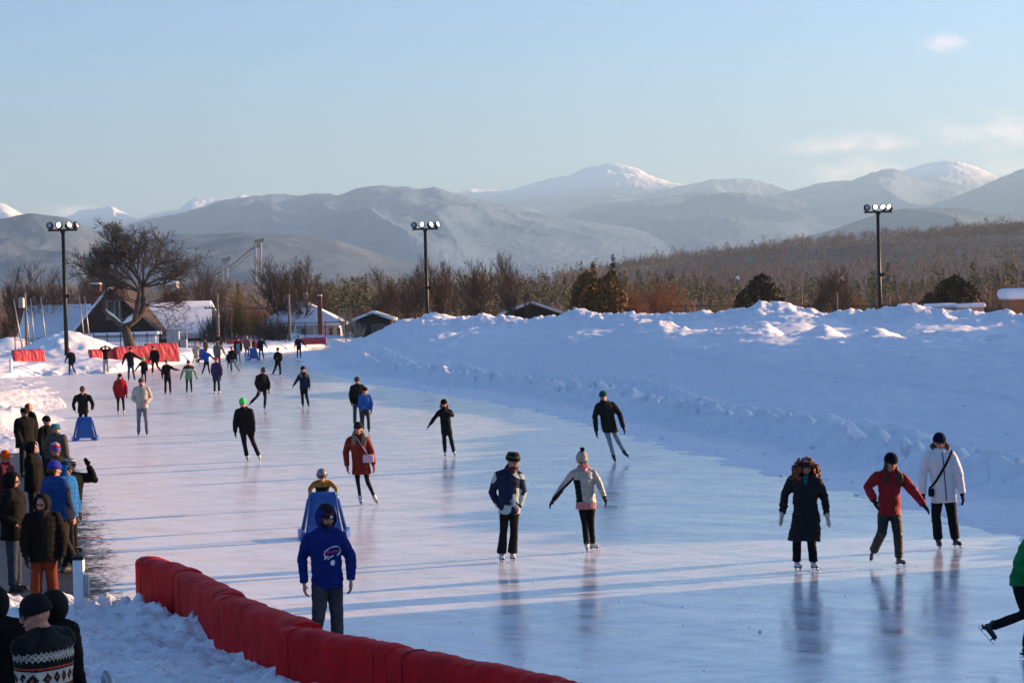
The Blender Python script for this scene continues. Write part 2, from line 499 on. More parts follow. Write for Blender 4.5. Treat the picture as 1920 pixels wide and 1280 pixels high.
# ================================================================ far land
def land_mat(name, dark, light, snow, sl0, sl1, scale=.004, patch=.002):
    """forest seen from afar: dark conifers against bare frosted hardwoods, open snow high up"""
    m, nt, b = base_mat(name)
    g = nt.nodes.new('ShaderNodeNewGeometry'); pos = g.outputs['Position']
    big, _ = noise_fac(nt, patch, 5, .40, .60, vec=pos, rough=.6)
    fine, fr = noise_fac(nt, scale * 9, 5, .35, .65, vec=pos, rough=.7)
    dots, _ = noise_fac(nt, scale * 30, 3, .42, .62, vec=pos, rough=.7)
    col = mixc(nt, big, dark, light)
    mid, _ = noise_fac(nt, scale * 2.6, 6, .44, .56, vec=pos, rough=.7)
    col = mixc(nt, math_n(nt, 'MULTIPLY', mid, .6), col, light)
    col = mixc(nt, math_n(nt, 'MULTIPLY', fine, .55), col, dark)
    col = mixc(nt, math_n(nt, 'MULTIPLY', dots, .45), col, light)
    sep = nt.nodes.new('ShaderNodeSeparateXYZ'); nt.links.new(pos, sep.inputs[0])
    z = math_n(nt, 'ADD', sep.outputs['Z'], math_n(nt, 'MULTIPLY', fr, (sl1 - sl0) * 1.2))
    r = nt.nodes.new('ShaderNodeMapRange'); r.inputs['From Min'].default_value = sl0 + (sl1 - sl0) * .6; r.inputs['From Max'].default_value = sl1 + (sl1 - sl0) * .6
    nt.links.new(z, r.inputs['Value'])
    col = mixc(nt, r.outputs[0], col, snow)
    nt.links.new(col, b.inputs['Base Color']); b.inputs['Roughness'].default_value = .95
    b.inputs['Specular IOR Level'].default_value = .05
    return m

def mountain(name, D, sky_pts, base_z, W, spur, material, seed=0, du=3.5, nv=90, rough=.006, margin=500, ridge_scale=1.0):
    xs = np.array([p[0] for p in sky_pts], float); ys = np.array([p[1] for p in sky_pts], float)
    lo, hi = xs[0], xs[-1]
    px = np.arange(lo, hi + 1, du)
    py = np.interp(px, xs, ys)
    k = np.ones(5) / 5; pp = np.pad(py, 2, mode='edge'); py = np.convolve(pp, k, 'valid')
    A = (px - 960) / F
    Dc = D * (1 + .04 * vnoise(px * .006 + seed, seed))
    zc = pxz(px, py, Dc)
    vv = np.concatenate([np.linspace(-1, 0, 12)[:-1], np.linspace(0, 1, nv) ** 1.15])
    V = vv[None, :]; ZC = zc[:, None]; H = np.maximum(ZC - base_z, 5)
    Wd = W * (.55 + .45 * H / H.max())
    Y = Dc[:, None] - V * Wd
    U = A[:, None] * D / 1000.0 + seed * 3.7
    Yk = Y / 1000.0
    prof = np.where(V >= 0, (1 - np.abs(V)) ** 1.25, 1 - np.abs(V))
    w = np.clip(V, 0, 1)
    env = np.sin(np.pi * np.clip(w, 0, 1) ** .55)
    warp = vnoise(U * .5, Yk * .5 + seed) * .9
    rs = ridge_scale
    r1 = 1 - np.abs(vnoise((U + warp + Yk * .35) * 1.1 * rs, Yk * .35 * rs + seed)) * 2
    r2 = 1 - np.abs(vnoise((U - warp * .5) * 2.7 * rs + 9, Yk * 1.1 * rs + seed)) * 2
    r3 = fbm(U * 7 * rs, Yk * 5 * rs, 4)
    X = A[:, None] * Y
    Z = base_z + H * prof + env * H * spur * .8 * (r1 * .55 + r2 * .16 + r3 * .05) + rough * H * fbm(U * 40, Yk * 40, 3) * (V > -.2)
    v = np.stack([X.ravel(), Y.ravel(), Z.ravel()], 1)
    f = grid_faces(len(px), len(vv))
    o = mesh_obj(name, v, f, material)
    o['kind'] = 'structure'
    return o

M_FAR = land_mat('far_peaks', (.06, .12, .22), (.22, .28, .40), (.85, .85, .88), 790, 950, .003, .0012)  # blue of haze and skylight is mixed into the range and hill colours
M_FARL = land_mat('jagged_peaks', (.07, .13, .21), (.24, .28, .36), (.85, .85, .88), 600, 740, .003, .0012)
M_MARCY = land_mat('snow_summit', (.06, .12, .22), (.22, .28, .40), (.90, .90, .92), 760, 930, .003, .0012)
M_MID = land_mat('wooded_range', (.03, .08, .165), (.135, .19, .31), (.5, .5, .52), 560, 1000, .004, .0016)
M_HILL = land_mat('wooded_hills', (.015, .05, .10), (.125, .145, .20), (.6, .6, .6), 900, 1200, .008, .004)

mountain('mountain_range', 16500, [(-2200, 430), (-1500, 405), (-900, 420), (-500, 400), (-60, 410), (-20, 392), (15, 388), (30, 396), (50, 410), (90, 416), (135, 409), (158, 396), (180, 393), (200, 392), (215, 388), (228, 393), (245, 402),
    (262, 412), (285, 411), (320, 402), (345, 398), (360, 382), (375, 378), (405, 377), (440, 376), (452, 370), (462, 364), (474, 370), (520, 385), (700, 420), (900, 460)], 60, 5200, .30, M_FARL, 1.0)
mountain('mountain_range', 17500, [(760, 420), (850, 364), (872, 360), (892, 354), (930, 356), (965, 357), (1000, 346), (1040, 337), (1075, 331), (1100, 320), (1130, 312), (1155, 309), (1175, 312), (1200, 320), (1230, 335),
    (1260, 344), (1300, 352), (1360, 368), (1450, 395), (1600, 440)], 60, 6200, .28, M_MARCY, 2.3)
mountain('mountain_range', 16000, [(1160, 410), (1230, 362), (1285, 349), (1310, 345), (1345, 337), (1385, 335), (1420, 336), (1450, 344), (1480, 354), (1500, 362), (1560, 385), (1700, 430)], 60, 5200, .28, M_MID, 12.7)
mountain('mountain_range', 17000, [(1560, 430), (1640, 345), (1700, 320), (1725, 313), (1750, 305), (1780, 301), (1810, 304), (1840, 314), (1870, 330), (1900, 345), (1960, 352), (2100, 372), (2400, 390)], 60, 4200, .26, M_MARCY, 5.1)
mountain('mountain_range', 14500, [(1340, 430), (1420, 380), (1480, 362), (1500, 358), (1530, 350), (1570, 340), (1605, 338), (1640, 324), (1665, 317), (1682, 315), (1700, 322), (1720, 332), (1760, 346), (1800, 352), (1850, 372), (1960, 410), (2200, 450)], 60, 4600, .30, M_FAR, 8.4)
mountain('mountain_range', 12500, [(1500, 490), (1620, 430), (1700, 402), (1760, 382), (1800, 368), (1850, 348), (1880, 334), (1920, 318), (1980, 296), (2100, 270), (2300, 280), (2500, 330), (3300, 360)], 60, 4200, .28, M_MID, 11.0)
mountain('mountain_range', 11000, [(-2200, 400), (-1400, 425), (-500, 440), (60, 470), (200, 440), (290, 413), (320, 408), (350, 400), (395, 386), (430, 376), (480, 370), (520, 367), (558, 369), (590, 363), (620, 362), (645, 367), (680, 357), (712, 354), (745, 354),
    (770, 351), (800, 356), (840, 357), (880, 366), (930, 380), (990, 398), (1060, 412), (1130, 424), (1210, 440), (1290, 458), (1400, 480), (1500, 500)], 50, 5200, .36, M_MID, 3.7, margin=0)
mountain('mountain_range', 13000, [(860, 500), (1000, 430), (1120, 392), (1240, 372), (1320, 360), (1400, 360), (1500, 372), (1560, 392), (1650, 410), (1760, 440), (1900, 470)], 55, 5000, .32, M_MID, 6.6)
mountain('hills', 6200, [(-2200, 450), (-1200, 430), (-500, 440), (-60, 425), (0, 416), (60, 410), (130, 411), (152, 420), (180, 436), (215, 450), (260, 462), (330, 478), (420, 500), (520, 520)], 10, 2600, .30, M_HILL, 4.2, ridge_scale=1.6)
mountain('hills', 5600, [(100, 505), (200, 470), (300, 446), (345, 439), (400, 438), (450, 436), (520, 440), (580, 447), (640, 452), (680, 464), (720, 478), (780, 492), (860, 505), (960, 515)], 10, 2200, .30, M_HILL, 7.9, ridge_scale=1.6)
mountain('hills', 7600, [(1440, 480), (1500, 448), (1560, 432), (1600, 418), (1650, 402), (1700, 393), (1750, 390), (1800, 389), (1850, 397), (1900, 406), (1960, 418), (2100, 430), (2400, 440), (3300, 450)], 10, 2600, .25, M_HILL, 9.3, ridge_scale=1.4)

# valley floor and the wooded rise on the right
def valley_h(X, Y):
    px = 960 + F * X / np.maximum(Y, 1)
    h = -1.6 + 0 * X
    h = np.where(Y > 260, h + 3.0 * fbm(X * .004, Y * .004, 4) * sstep(260, 600, Y), h)
    hx = [900, 1040, 1180, 1300, 1400, 1500, 1650, 1800, 1920, 2100, 2600]
    hy = [566, 530, 506, 494, 480, 468, 458, 446, 434, 424, 420]
    top = pxz(px, np.interp(px, hx, hy), 2300.0)
    rise = sstep(900, 2300, Y) * (1 - .5 * sstep(2350, 3200, Y))
    h = h + np.maximum(top, 0) * rise * sstep(900, 1180, px)
    h = h + np.where(px < 1180, 26 * sstep(900, 2600, Y) * (1 - sstep(900, 1180, px)), 0)
    h = h + 5 * fbm(X * .006, Y * .006, 4) * sstep(900, 1600, Y)
    near = sstep(60, 130, Y)
    return np.where(Y < 235, -1.6 * near - .3, h)
M_VALLEY = land_mat('valley_ground', (.045, .036, .032), (.15, .125, .115), (.6, .6, .6), 900, 1200, .03, .02)
o = fan_grid('ground', np.arange(-900, 2900, 24.0), np.concatenate([np.arange(2, 240, 10.), np.arange(240, 1000, 20.), np.arange(1000, 4000, 60.), np.geomspace(4000, 60000, 30)]), valley_h, M_VALLEY)
o['kind'] = 'structure'
# ================================================================ snow, mats and pads round the rink
_b = [gnd(*p) for p in ((-700, 735), (-200, 722), (0, 712), (60, 706), (120, 703), (200, 700), (260, 692), (330, 682), (400, 673), (470, 668), (540, 660), (640, 650), (760, 640))]
BX = np.array([p.x for p in _b]); BY = np.array([p.y for p in _b])
_l = [gnd(*p) for p in ((200, 1112), (175, 1040), (150, 960), (128, 890), (95, 830), (62, 780), (50, 745), (62, 718), (40, 700))]
LY = np.array([6, 31] + [p.y for p in _l[1:]] + [400]); LX = np.array([-5.6, _l[0].x] + [p.x for p in _l[1:]] + [_l[-1].x - 40])

def gauss(X, Y, px, py, z, sx, sy, h, rot=0.0):
    p = gnd(px, py, z)
    c, s = math.cos(rot), math.sin(rot)
    a = (X - p.x) * c + (Y - p.y) * s; b = -(X - p.x) * s + (Y - p.y) * c
    return h * np.exp(-(np.abs(a / sx) ** 2.4) - (np.abs(b / sy) ** 2.4))

def far_snow_h(X, Y):
    yb = np.interp(X, BX, BY)
    t = Y - yb
    n1 = fbm(X * .5, Y * .3, 5); n2 = fbm(X * 1.8, Y * 1.1, 4)
    h = -.12 + .3 * sstep(-.8, 1.6, t + 1.2 * n2) + .8 * sstep(1, 12, t) * 0
    h = h + .55 * sstep(.5, 7, t) + .12 * n1 * sstep(1, 6, t) + .16 * np.abs(n2) * sstep(0, 2, t) * (1 - .8 * sstep(2, 5, t))
    h = h + gauss(X, Y, 128, 681, 0, 3.0, 7.0, 1.75) * (1 + .12 * n1) + gauss(X, Y, 118, 676, 0, 1.1, 4, .4) + gauss(X, Y, 205, 664, 0, 5, 5, .5) + gauss(X, Y, 22, 668, 0, 1.8, 4, 1.3) + gauss(X, Y, 60, 655, 0, 2, 4, .8)
    h = h + gauss(X, Y, 480, 650, 0, 7, 5, .7) + gauss(X, Y, 600, 642, 0, 4, 6, .5)
    return np.where(t < -1.2, -.15, np.minimum(h, 3.4))
o = fan_grid('snow_field', np.arange(-900, 900, 4.5), np.concatenate([np.arange(118, 200, .45), np.arange(200, 262, 1.5)]), far_snow_h, M_SNOW, mask=lambda X, Y, Z: Z > -.1)
o['kind'] = 'structure'

def left_snow_h(X, Y):
    xl = np.interp(Y, LY, LX); t = xl - X
    n1 = fbm(X * .8, Y * .5, 5); n2 = fbm(X * 3, Y * 2, 4)
    h = -.08 + .14 * sstep(-1.0, 1.2, t + 1.3 * n1) + .04 * np.abs(n2) + .25 * sstep(1.0, 6, t)
    h = h + gauss(X, Y, 4, 800, 0, 1.2, 5, .62) * (1 + .10 * n2) + gauss(X, Y, -60, 770, 0, 3, 9, .7) + gauss(X, Y, 20, 745, 0, 1.2, 6, .3)
    h = np.where(t < -1.6, -.1, h)
    return h * sstep(60, 66, Y) - .1 * (1 - sstep(60, 66, Y))
o = fan_grid('snow_verge', np.arange(-700, 130, 3.0), np.arange(58, 178, .4), left_snow_h, snow_mat('rough_snow', (.80, .80, .83), .8, None, 5.0, .08, 22.0), mask=lambda X, Y, Z: Z > -.08)
o['kind'] = 'structure'

# black rubber matting where the spectators stand, scuffed snow along its edge
def mat_sheet():
    ys = np.arange(27.5, 68, .4); rows = []
    nx = 60
    v = []; edge = []
    for y in ys:
        xe = np.interp(y, LY, LX) + 1.5
        for k in range(nx):
            x = xe - 1.9 * k / 12 if k <= 24 else xe - 3.8 - (k - 24) * .7
            v.append((x, y, .004)); edge.append(xe - 1.5 - x)
    m, nt, b = base_mat('rubber_matting')
    at_ = nt.nodes.new('ShaderNodeAttribute'); at_.attribute_name = 'edge'
    g = nt.nodes.new('ShaderNodeNewGeometry')
    f1, r1 = noise_fac(nt, 1.3, 7, .2, .8, vec=g.outputs['Position'], rough=.8)
    f2, r2 = noise_fac(nt, 9, 5, .2, .8, vec=g.outputs['Position'], rough=.8)
    e = math_n(nt, 'ADD', math_n(nt, 'MULTIPLY', at_.outputs['Fac'], .45), math_n(nt, 'ADD', math_n(nt, 'MULTIPLY', math_n(nt, 'SUBTRACT', r1, .5), 1.2), math_n(nt, 'MULTIPLY', math_n(nt, 'SUBTRACT', r2, .5), 1.6)))
    r = nt.nodes.new('ShaderNodeMapRange'); r.inputs['From Min'].default_value = -.12; r.inputs['From Max'].default_value = .12
    nt.links.new(e, r.inputs['Value'])
    sp, _ = noise_fac(nt, 14, 4, .66, .72, vec=g.outputs['Position'], rough=.7)
    dark = mixc(nt, math_n(nt, 'MULTIPLY', sp, .7), (.012, .012, .014), (.6, .6, .64))
    nt.links.new(dark, b.inputs['Base Color'])
    tr = nt.nodes.new('ShaderNodeBsdfTransparent'); mx = nt.nodes.new('ShaderNodeMixShader')
    nt.links.new(r.outputs[0], mx.inputs[0]); nt.links.new(tr.outputs[0], mx.inputs[1]); nt.links.new(b.outputs[0], mx.inputs[2])
    nt.links.new(mx.outputs[0], nt.nodes['Material Output'].inputs['Surface'])
    b.inputs['Roughness'].default_value = .55; bump(nt, b, r2, .5, .02)
    o = mesh_obj('mat_floor', v, grid_faces(len(ys), nx), m, smooth=True)
    a = o.data.attributes.new('edge', 'FLOAT', 'POINT'); a.data.foreach_set('value', np.array(edge, np.float32))
    o['kind'] = 'structure'
mat_sheet()

# pads: top line traced at z = PAD_H
PAD_H = .95
M_RED = mat('red_vinyl', (.58, .004, .009), .6, .35, 3.5, .5, .03, spec=.10)
M_RED_L = mat('faded_red_vinyl', (.55, .045, .06), .45, .2, 1.2, .3, .05, spec=.4)
M_DKRED = mat('dark_red_trim', (.22, .006, .01), .5, .2, 3)
def pad(a, b, thick, h, label, material=M_RED, z0=0.0, lean=0.0, seed=0, group='red crash pads along the near edge of the ice', wr=.0055):
    a = Vector(a); b = Vector(b); L = (b - a).length; ux = (b - a).normalized(); n = Vector((-ux.y, ux.x, 0)).normalized()
    root = empty('crash_pad', (a + b) / 2 * 1.0); root.location.z = z0
    root.rotation_euler.z = math.atan2(ux.y, ux.x)
    tag(root, label, 'crash pad', group)
    nu = max(14, int(L / .045)); prof = []
    r = thick / 2
    for k in range(16): prof.append((-r, h * k / 16 * .93))
    for k in range(7):
        t = math.pi * k / 6
        prof.append((-r * math.cos(t), h - r * .45 + r * .45 * math.sin(t)))
    for k in range(16): prof.append((r, h * .93 * (15 - k) / 16))
    P = np.array(prof); nv = len(P)
    us = np.linspace(-L / 2, L / 2, nu)
    U = np.repeat(us[:, None], nv, 1); O = np.repeat(P[None, :, 0], nu, 0); Z = np.repeat(P[None, :, 1], nu, 0)
    cr = 1 - 2 * np.abs(vnoise(U * 9 + .9 * Z * 3 + seed, Z * 2.1 + O * 2 + seed)) ** .6; cr2 = 1 - 2 * np.abs(vnoise(U * 24 - Z * 5 + seed * 3, Z * 3 + O * 5)) ** .6
    w = .9 * cr + .5 * cr2 + vnoise(U * 2.2 + seed * 7, Z * 1.2 + O * 4) + .8 * vnoise(U * 7 + Z * 3 + seed, Z * 2.2 + O * 3) + .6 * vnoise(U * 17 - Z * 4, Z * 3 + seed)
    endp = 1 - .04 * np.exp(-((L / 2 - np.abs(U)) / .10))
    O2 = O * endp * 1.0 + np.sign(O) * wr * w + lean * Z; Z2 = Z + wr * .9 * w * (Z > h * .5) - .012 * np.exp(-((L / 2 - np.abs(U)) / .12)) * (Z > h * .5) + .006 * np.sin(U * 6.3 / (L / 3.0)) * (Z > h * .6)
    v = np.stack([U.ravel(), O2.ravel(), Z2.ravel()], 1).tolist(); f = grid_faces(nu, nv).tolist()
    f.append(list(range(nv))); f.append([(nu - 1) * nv + k for k in reversed(range(nv))])
    mesh_obj('cover', v, f, material, root)
    for sx in (-1, 1):
        mb = MB(); x = sx * (L / 2 - .24)
        mb.tube([(x, p[0] * 1.0 + lean * p[1], p[1] - .002) for p in prof[2:-2]], .006, 5)
        mb.build('seam', M_DKRED, root, True)
    return root
_pads = [((275, 1040), (357, 1066)), ((352, 1068), (436, 1109)), ((424, 1111), (575, 1164)), ((540, 1170), (752, 1209)), ((752, 1211), (1062, 1272)), ((1040, 1274), (1400, 1330)), ((1400, 1332), (1800, 1385))]
_pl = ['red crash pad at the far left end of the near barrier, one end free', 'second red crash pad from the far left end of the near barrier', 'red crash pad whose raised end sticks out below the hooded man in blue',
       'long dark red crash pad starting under the raised end of its neighbour', 'red crash pad meeting the bottom edge of the photo', 'red crash pad continuing past the bottom edge of the photo', 'red crash pad hidden beyond the bottom edge']
for i, ((x0, y0), (x1, y1)) in enumerate(_pads[:6]):
    pad(gnd(x0, y0, PAD_H) * 1, gnd(x1, y1, PAD_H), .34, PAD_H, _pl[i], seed=i, z0=0)

# pads at the far bend, propped against the snow
def far_pad(x0, x1, yb0, yb1, ytop0, ytop1, label, Yd):
    a = at(x0, yb0, Yd); b = at(x1, yb1, Yd + 1.5)
    h = abs(at(x0, ytop0, Yd).z - a.z)
    a.z = 0; b.z = 0
    r_ = pad(a, b, .45, h, label, M_RED_L, z0=at(x0, (yb0 + yb1) / 2, Yd).z, lean=.28, seed=x0, group='red pads propped on the snow at the far bend', wr=.014)
far_pad(27, 84, 683, 683, 656, 652, 'short red pad alone at the far left edge of the rink', 153)
far_pad(173, 224, 687, 689, 654, 652, 'red pad at the left end of the far row, by the man holding his head', 154)
far_pad(220, 280, 688, 684, 652, 648, 'middle red pad of the far row, behind the skater in blue jeans', 155)
far_pad(278, 336, 684, 676, 648, 645, 'red pad at the right end of the far row, below the metal railing', 158)
def strip_pad(x0, x1, y0, y1, yt0, yt1, Yd, label):
    a = at(x0, y0, Yd); b = at(x1, y1, Yd); h = max(at(x0, yt0, Yd).z - a.z, .35); z = a.z; a.z = b.z = 0
    pad(a, b, .35, h, label, M_RED_L, z0=z, seed=x1, group='red pads half buried beyond the far bend', wr=.014)
strip_pad(352, 398, 656, 652, 649, 645, 199, 'half buried red pad right of the grey electrical cabinets')
strip_pad(425, 470, 645, 643, 637, 636, 200, 'half buried red pad behind the crowd at the far bend')
strip_pad(566, 612, 646, 643, 633, 630, 200, 'red pad at the foot of the big snow bank by the white house')

# trodden snow in front of the barrier
_p0 = gnd(275, 1040, 0.95); _p1 = gnd(1062, 1272, .95); _slope = (_p1.x - _p0.x) / (_p1.y - _p0.y)
def fg_h(X, Y):
    xb = _p0.x + (Y - _p0.y) * _slope
    t = xb - X - .25
    n1 = fbm(X * 1.3, Y * 1.3, 5); n2 = fbm(X * 5, Y * 5, 4); n3 = np.abs(vnoise(X * 11, Y * 11))
    n4 = fbm(X * 16, Y * 16, 3)
    h = .36 + .08 * n1 + .05 * n2 + .03 * n3 + .022 * n4
    h = h + .10 * np.exp(-((t - .1) / .3) ** 2) * (1 + .9 * vnoise(X * 4.3, Y * 2.7) + .7 * vnoise(X * 13, Y * 9))
    edge = 29.0 + .35 * vnoise(X * 1.4, 5.0) + .25 * vnoise(X * 5, 2.0)
    h = h * (1 - sstep(edge - .4, edge + .45, Y)) - .02
    h = h * (1 - sstep(.15, -.1, t)) - .03 * sstep(.15, -.1, t)
    h = h + .25 * sstep(24, 10, Y)
    h = h + gauss(X, Y, 150, 1112, .3, .7, .5, .12)
    return np.where(t < -.15, -.1, h)
def fg_grid():
    ys = np.concatenate([np.arange(6, 16, .12), np.arange(16, 30.2, .055)])
    ts = np.concatenate([np.arange(-.3, 6, .05), np.arange(6, 14, .25)])
    Y = np.repeat(ys[:, None], len(ts), 1); T = np.repeat(ts[None, :], len(ys), 0)
    X = _p0.x + (Y - _p0.y) * _slope - .25 - T
    Z = fg_h(X, Y)
    v = np.stack([X.ravel(), Y.ravel(), Z.ravel()], 1)
    o = mesh_obj('snow_foreground', v, grid_faces(len(ys), len(ts)), M_SNOW_FG)
    o['kind'] = 'structure'
fg_grid()
# crumbs of snow and ice lying about on the rink: nobody could count them
def crumbs():
    rnd = random.Random(5); mb = MB()
    for k in range(110):
        px = rnd.uniform(150, 1850); py = rnd.uniform(720, 1270)
        p = gnd(px, py); 
        if p.x > edgeX(p.y) - .3: continue
        if p.x < np.interp(p.y, LY, LX) + .5: continue
        r = rnd.choice((.006, .008, .01, .02 if rnd.random() < .1 else .008))
        mb.ball((p.x, p.y, r * .6), (r * rnd.uniform(.8, 1.6), r, r * .8), 6)
    # clods at the foot of the bank
    for k in range(420):
        y = rnd.uniform(33, 150); s = abs(rnd.gauss(2.8, 2.2)) + .3
        x = float(edgeX(y)) + s; r = rnd.uniform(.015, .055) * (1 if rnd.random() < .9 else 1.7)
        z = float(bank_h(np.array([x]), np.array([y]))[0])
        mb.ball((x, y, z + r * .3), (r * 1.2, r, r * .8), 6)
    o = mb.build('snow_crumbs', M_SNOW, smooth=True); o['kind'] = 'stuff'
crumbs()

# snow-caked marker stub on the far left
def snow_post():
    p = gnd(21, 706, .1)
    mb = MB(); mb.tube([p, p + Vector((0, 0, .45)), p + Vector((-.02, 0, .9)), p + Vector((.02, 0, 1.2))], [.22, .12, .10, .04], 8); mb.ball(p + Vector((0, 0, 1.08)), (.14, .14, .1), 8)
    o = mb.build('marker_post', M_SNOW, smooth=True); tag(o, 'short marker post caked in snow at the left edge of the far ice', 'post')
snow_post()

# ---------------------------------------------------------------- floodlight masts
M_BLACK = mat('black_metal', (.012, .012, .014), .5, .3, 3, metal=.3)
M_STEEL = mat('galvanised_steel', (.32, .33, .35), .45, .25, 4, metal=.7)
M_LAMP = mat('lit_lamp', (.9, .9, .9), .3, .1, 4, emit=((1, .97, .92), 2.6))
M_LAMPOFF = mat('lamp_glass', (.45, .45, .47), .2, .5, 14, metal=.5)
def mast(px, ptop, pbase, Yd, label, lit, base_z=-1.6):
    t = at(px, ptop, Yd)
    g = (at(px + 4, pbase, Yd))
    root = empty('floodlight_mast', (t.x, Yd, base_z)); tag(root, label, 'floodlight', 'floodlight masts round the rink')
    H = t.z - base_z
    m = MB(); m.tube([(0, 0, 0), (0, 0, H)], [.19, .14], 12); m.box((0, 0, .15), (.5, .5, .3)); m.build('pole', M_BLACK, root, True)
    m = MB(); m.box((0, -.1, H + .02), (2.3, .16, .16)); m.box((0, -.02, H - .12), (.34, .34, .2)); m.build('crossbar', M_BLACK, root)
    xs = (-.95, -.25, .45, 1.0)
    for k, x in enumerate(xs):
        ang = (-.15, 0, .7, 1.1)[k] * (1 if px < 1200 else -.6)
        e = MB(); q = Euler((R(-18), 0, ang)).to_matrix()
        c = Vector((x, -.15, H + .36))
        e.tube([c + q @ Vector((0, .26, .0)), c + q @ Vector((0, .14, 0)), c + q @ Vector((0, -.14, 0)), c + q @ Vector((0, -.2, 0))], [.10, .24, .29, .27], 14)
        e.tube([c + Vector((0, 0, -.28)), c + Vector((0, 0, -.1))], .05, 6)
        h = e.build('lamp_housing', M_BLACK, root, True)
        l = MB(); l.tube([c + q @ Vector((0, -.195, 0)), c + q @ Vector((0, -.225, 0))], [(.17, .21), (.16, .20)], 14)
        l.build('lens', M_LAMP if k in lit else M_LAMPOFF, h, bevel=.012)
    m = MB(); z = H * .58; m.box((.22, -.16, z), (.42, .3, .26)); m.tube([(-.3, -.12, z + .02), (.3, -.12, z + .02)], .04, 6); m.build('control_box', M_BLACK, root)
    return root
mast(118, 432, 632, 168, 'black floodlight mast at the left beside the snow covered house', (1, 2))
mast(797, 430, 590, 190, 'black floodlight mast in the middle in front of the bare trees', (1, 2, 3))
mast(1646, 398, 593, 178, 'black floodlight mast standing behind the snow bank on the right', (1, 2, 3))

# ---------------------------------------------------------------- houses
M_ROOFSNOW = snow_mat('roof_snow', (.82, .84, .88), .15, None, 1.0, .03, 6.0)
M_BROWN = mat('brown_shingle', (.060, .038, .032), .85, .4, 3, .4, .05)
M_BRICK = mat('red_brick', (.24, .075, .05), .85, .4, 5, .4, .03)
M_WHITEW = mat('white_clapboard', (.68, .67, .65), .7, .15, 2)
M_TAN = mat('tan_panel', (.42, .34, .27), .7, .2, 1.5)
M_RUST = mat('orange_brown_siding', (.32, .13, .06), .8, .25, 2)
M_GLASS = mat('window_glass', (.03, .035, .045), .12, .3, 1, spec=.8)
M_FRAME = mat('pale_frame', (.30, .25, .20), .7, .2, 3)
def slab(mb, pts, th, mi=0):
    pts = [Vector(p) for p in pts]; n = (pts[1] - pts[0]).cross(pts[2] - pts[0]).normalized()
    if n.z < 0: n = -n
    mb.prism([p for p in pts], n * th, mi)
def big_house():
    Y = 222
    root = empty('house', at(215, 630, Y)); tag(root, 'dark brown shingled house with snow covered roofs and a big gable behind the tree', 'house')
    o0 = root.location.copy(); o0.z = -2; root.location = o0
    def L(px, py, y): return at(px, py, y) - o0
    zb = -.5
    # rear block
    m = MB()
    rl = L(48, 576, Y + 9); rr = L(396, 568, Y + 9); el = L(30, 642, Y + 2); er = L(398, 634, Y + 2)
    rl.z = rr.z = (rl.z + rr.z) / 2; el.z = er.z = (el.z + er.z) / 2
    m.box(((el.x + er.x) / 2, 9, el.z / 2 + zb / 2), (er.x - el.x - .8, 13.0, el.z - zb)); 
    for x0 in (rl.x + .5, rr.x - .5):
        m.prism([(x0 - .15, 2.6, el.z - .1), (x0 - .15, 15.4, el.z - .1), (x0 - .15, 9, rl.z - .15)], (.3, 0, 0))
    m.build('wall', M_BROWN, root)
    m = MB(); slab(m, [rl, rr, er, el], .28)
    bl = Vector((el.x, 16, el.z)); br = Vector((er.x, 16, er.z)); slab(m, [rr + Vector((0, .01, 0)), rl + Vector((0, .01, 0)), bl, br], .28); m.build('roof', M_ROOFSNOW, root, bevel=.05)
    # cross gable
    ap = L(206, 543, Y - 2); gl = L(138, 628, Y - 2); gr = L(296, 624, Y - 2); gl.z = gr.z = (gl.z + gr.z) / 2
    bkz = Vector((0, 13, 0))
    m = MB(); m.prism([gl, gr, ap], (0, 10, 0)); m.box(((gl.x + gr.x) / 2, gl.y + 5, (gl.z + zb) / 2), (gr.x - gl.x - 1.4, 9.8, gl.z - zb - .02)); m.build('gable', M_BROWN, root)
    up = Vector((0, 0, .04))
    m = MB(); slab(m, [gl + Vector((-.35, -.5, -.2)), ap + Vector((0, -.5, .12)), ap + Vector((0, 11, .12)), gl + Vector((-.35, 11, -.2))], .2)
    slab(m, [gr + Vector((.35, -.5, -.2)), ap + Vector((0, -.5, .12)), ap + Vector((0, 11, .12)), gr + Vector((.35, 11, -.2))], .10, 1); m.build('gable_roof', None, root, mats=[M_ROOFSNOW, M_BROWN])
    w0 = L(200, 564, Y - 2.3); w1 = L(229, 598, Y - 2.3)
    m = MB(); cx, cz = (w0.x + w1.x) / 2, (w0.z + w1.z) / 2; W, H = w1.x - w0.x, w0.z - w1.z
    for dx in (-.5, .0, .35): m.box((cx + dx * W, w0.y, cz), (.12, .1, H))
    for dz in (-.5, .5): m.box((cx, w0.y - .003, cz + dz * H), (W + .12, .1, .12))
    f = m.build('window', M_FRAME, root)
    m = MB(); m.box((cx, w0.y + .1, cz), (W, .06, H)); m.build('pane', M_GLASS, f)
    c0 = L(172, 536, Y + 4); c1 = L(190, 590, Y + 4)
    m = MB(); m.box(((c0.x + c1.x) / 2, c0.y, (c0.z + c1.z) / 2), (c1.x - c0.x, 1.1, c0.z - c1.z)); m.box(((c0.x + c1.x) / 2, c0.y, c0.z + .05), (c1.x - c0.x + .15, 1.25, .2)); ch = m.build('chimney', M_BRICK, root)
    m = MB(); m.box(((c0.x + c1.x) / 2, c0.y, c0.z + .24), (c1.x - c0.x + .1, 1.2, .18)); m.build('snow_cap', M_ROOFSNOW, ch, bevel=.05)
    a = L(165, 625, Y - 4); b2 = L(300, 628, Y - 4)
    m = MB(); m.box(((a.x + b2.x) / 2, a.y, a.z - .15), (b2.x - a.x, 3, .35)); m.box(((a.x + b2.x) / 2, a.y, (a.z + zb) / 2 - .2), (b2.x - a.x - .6, 2.4, a.z - zb - .35)); m.build('porch_roof', M_ROOFSNOW, root, bevel=.06)
big_house()

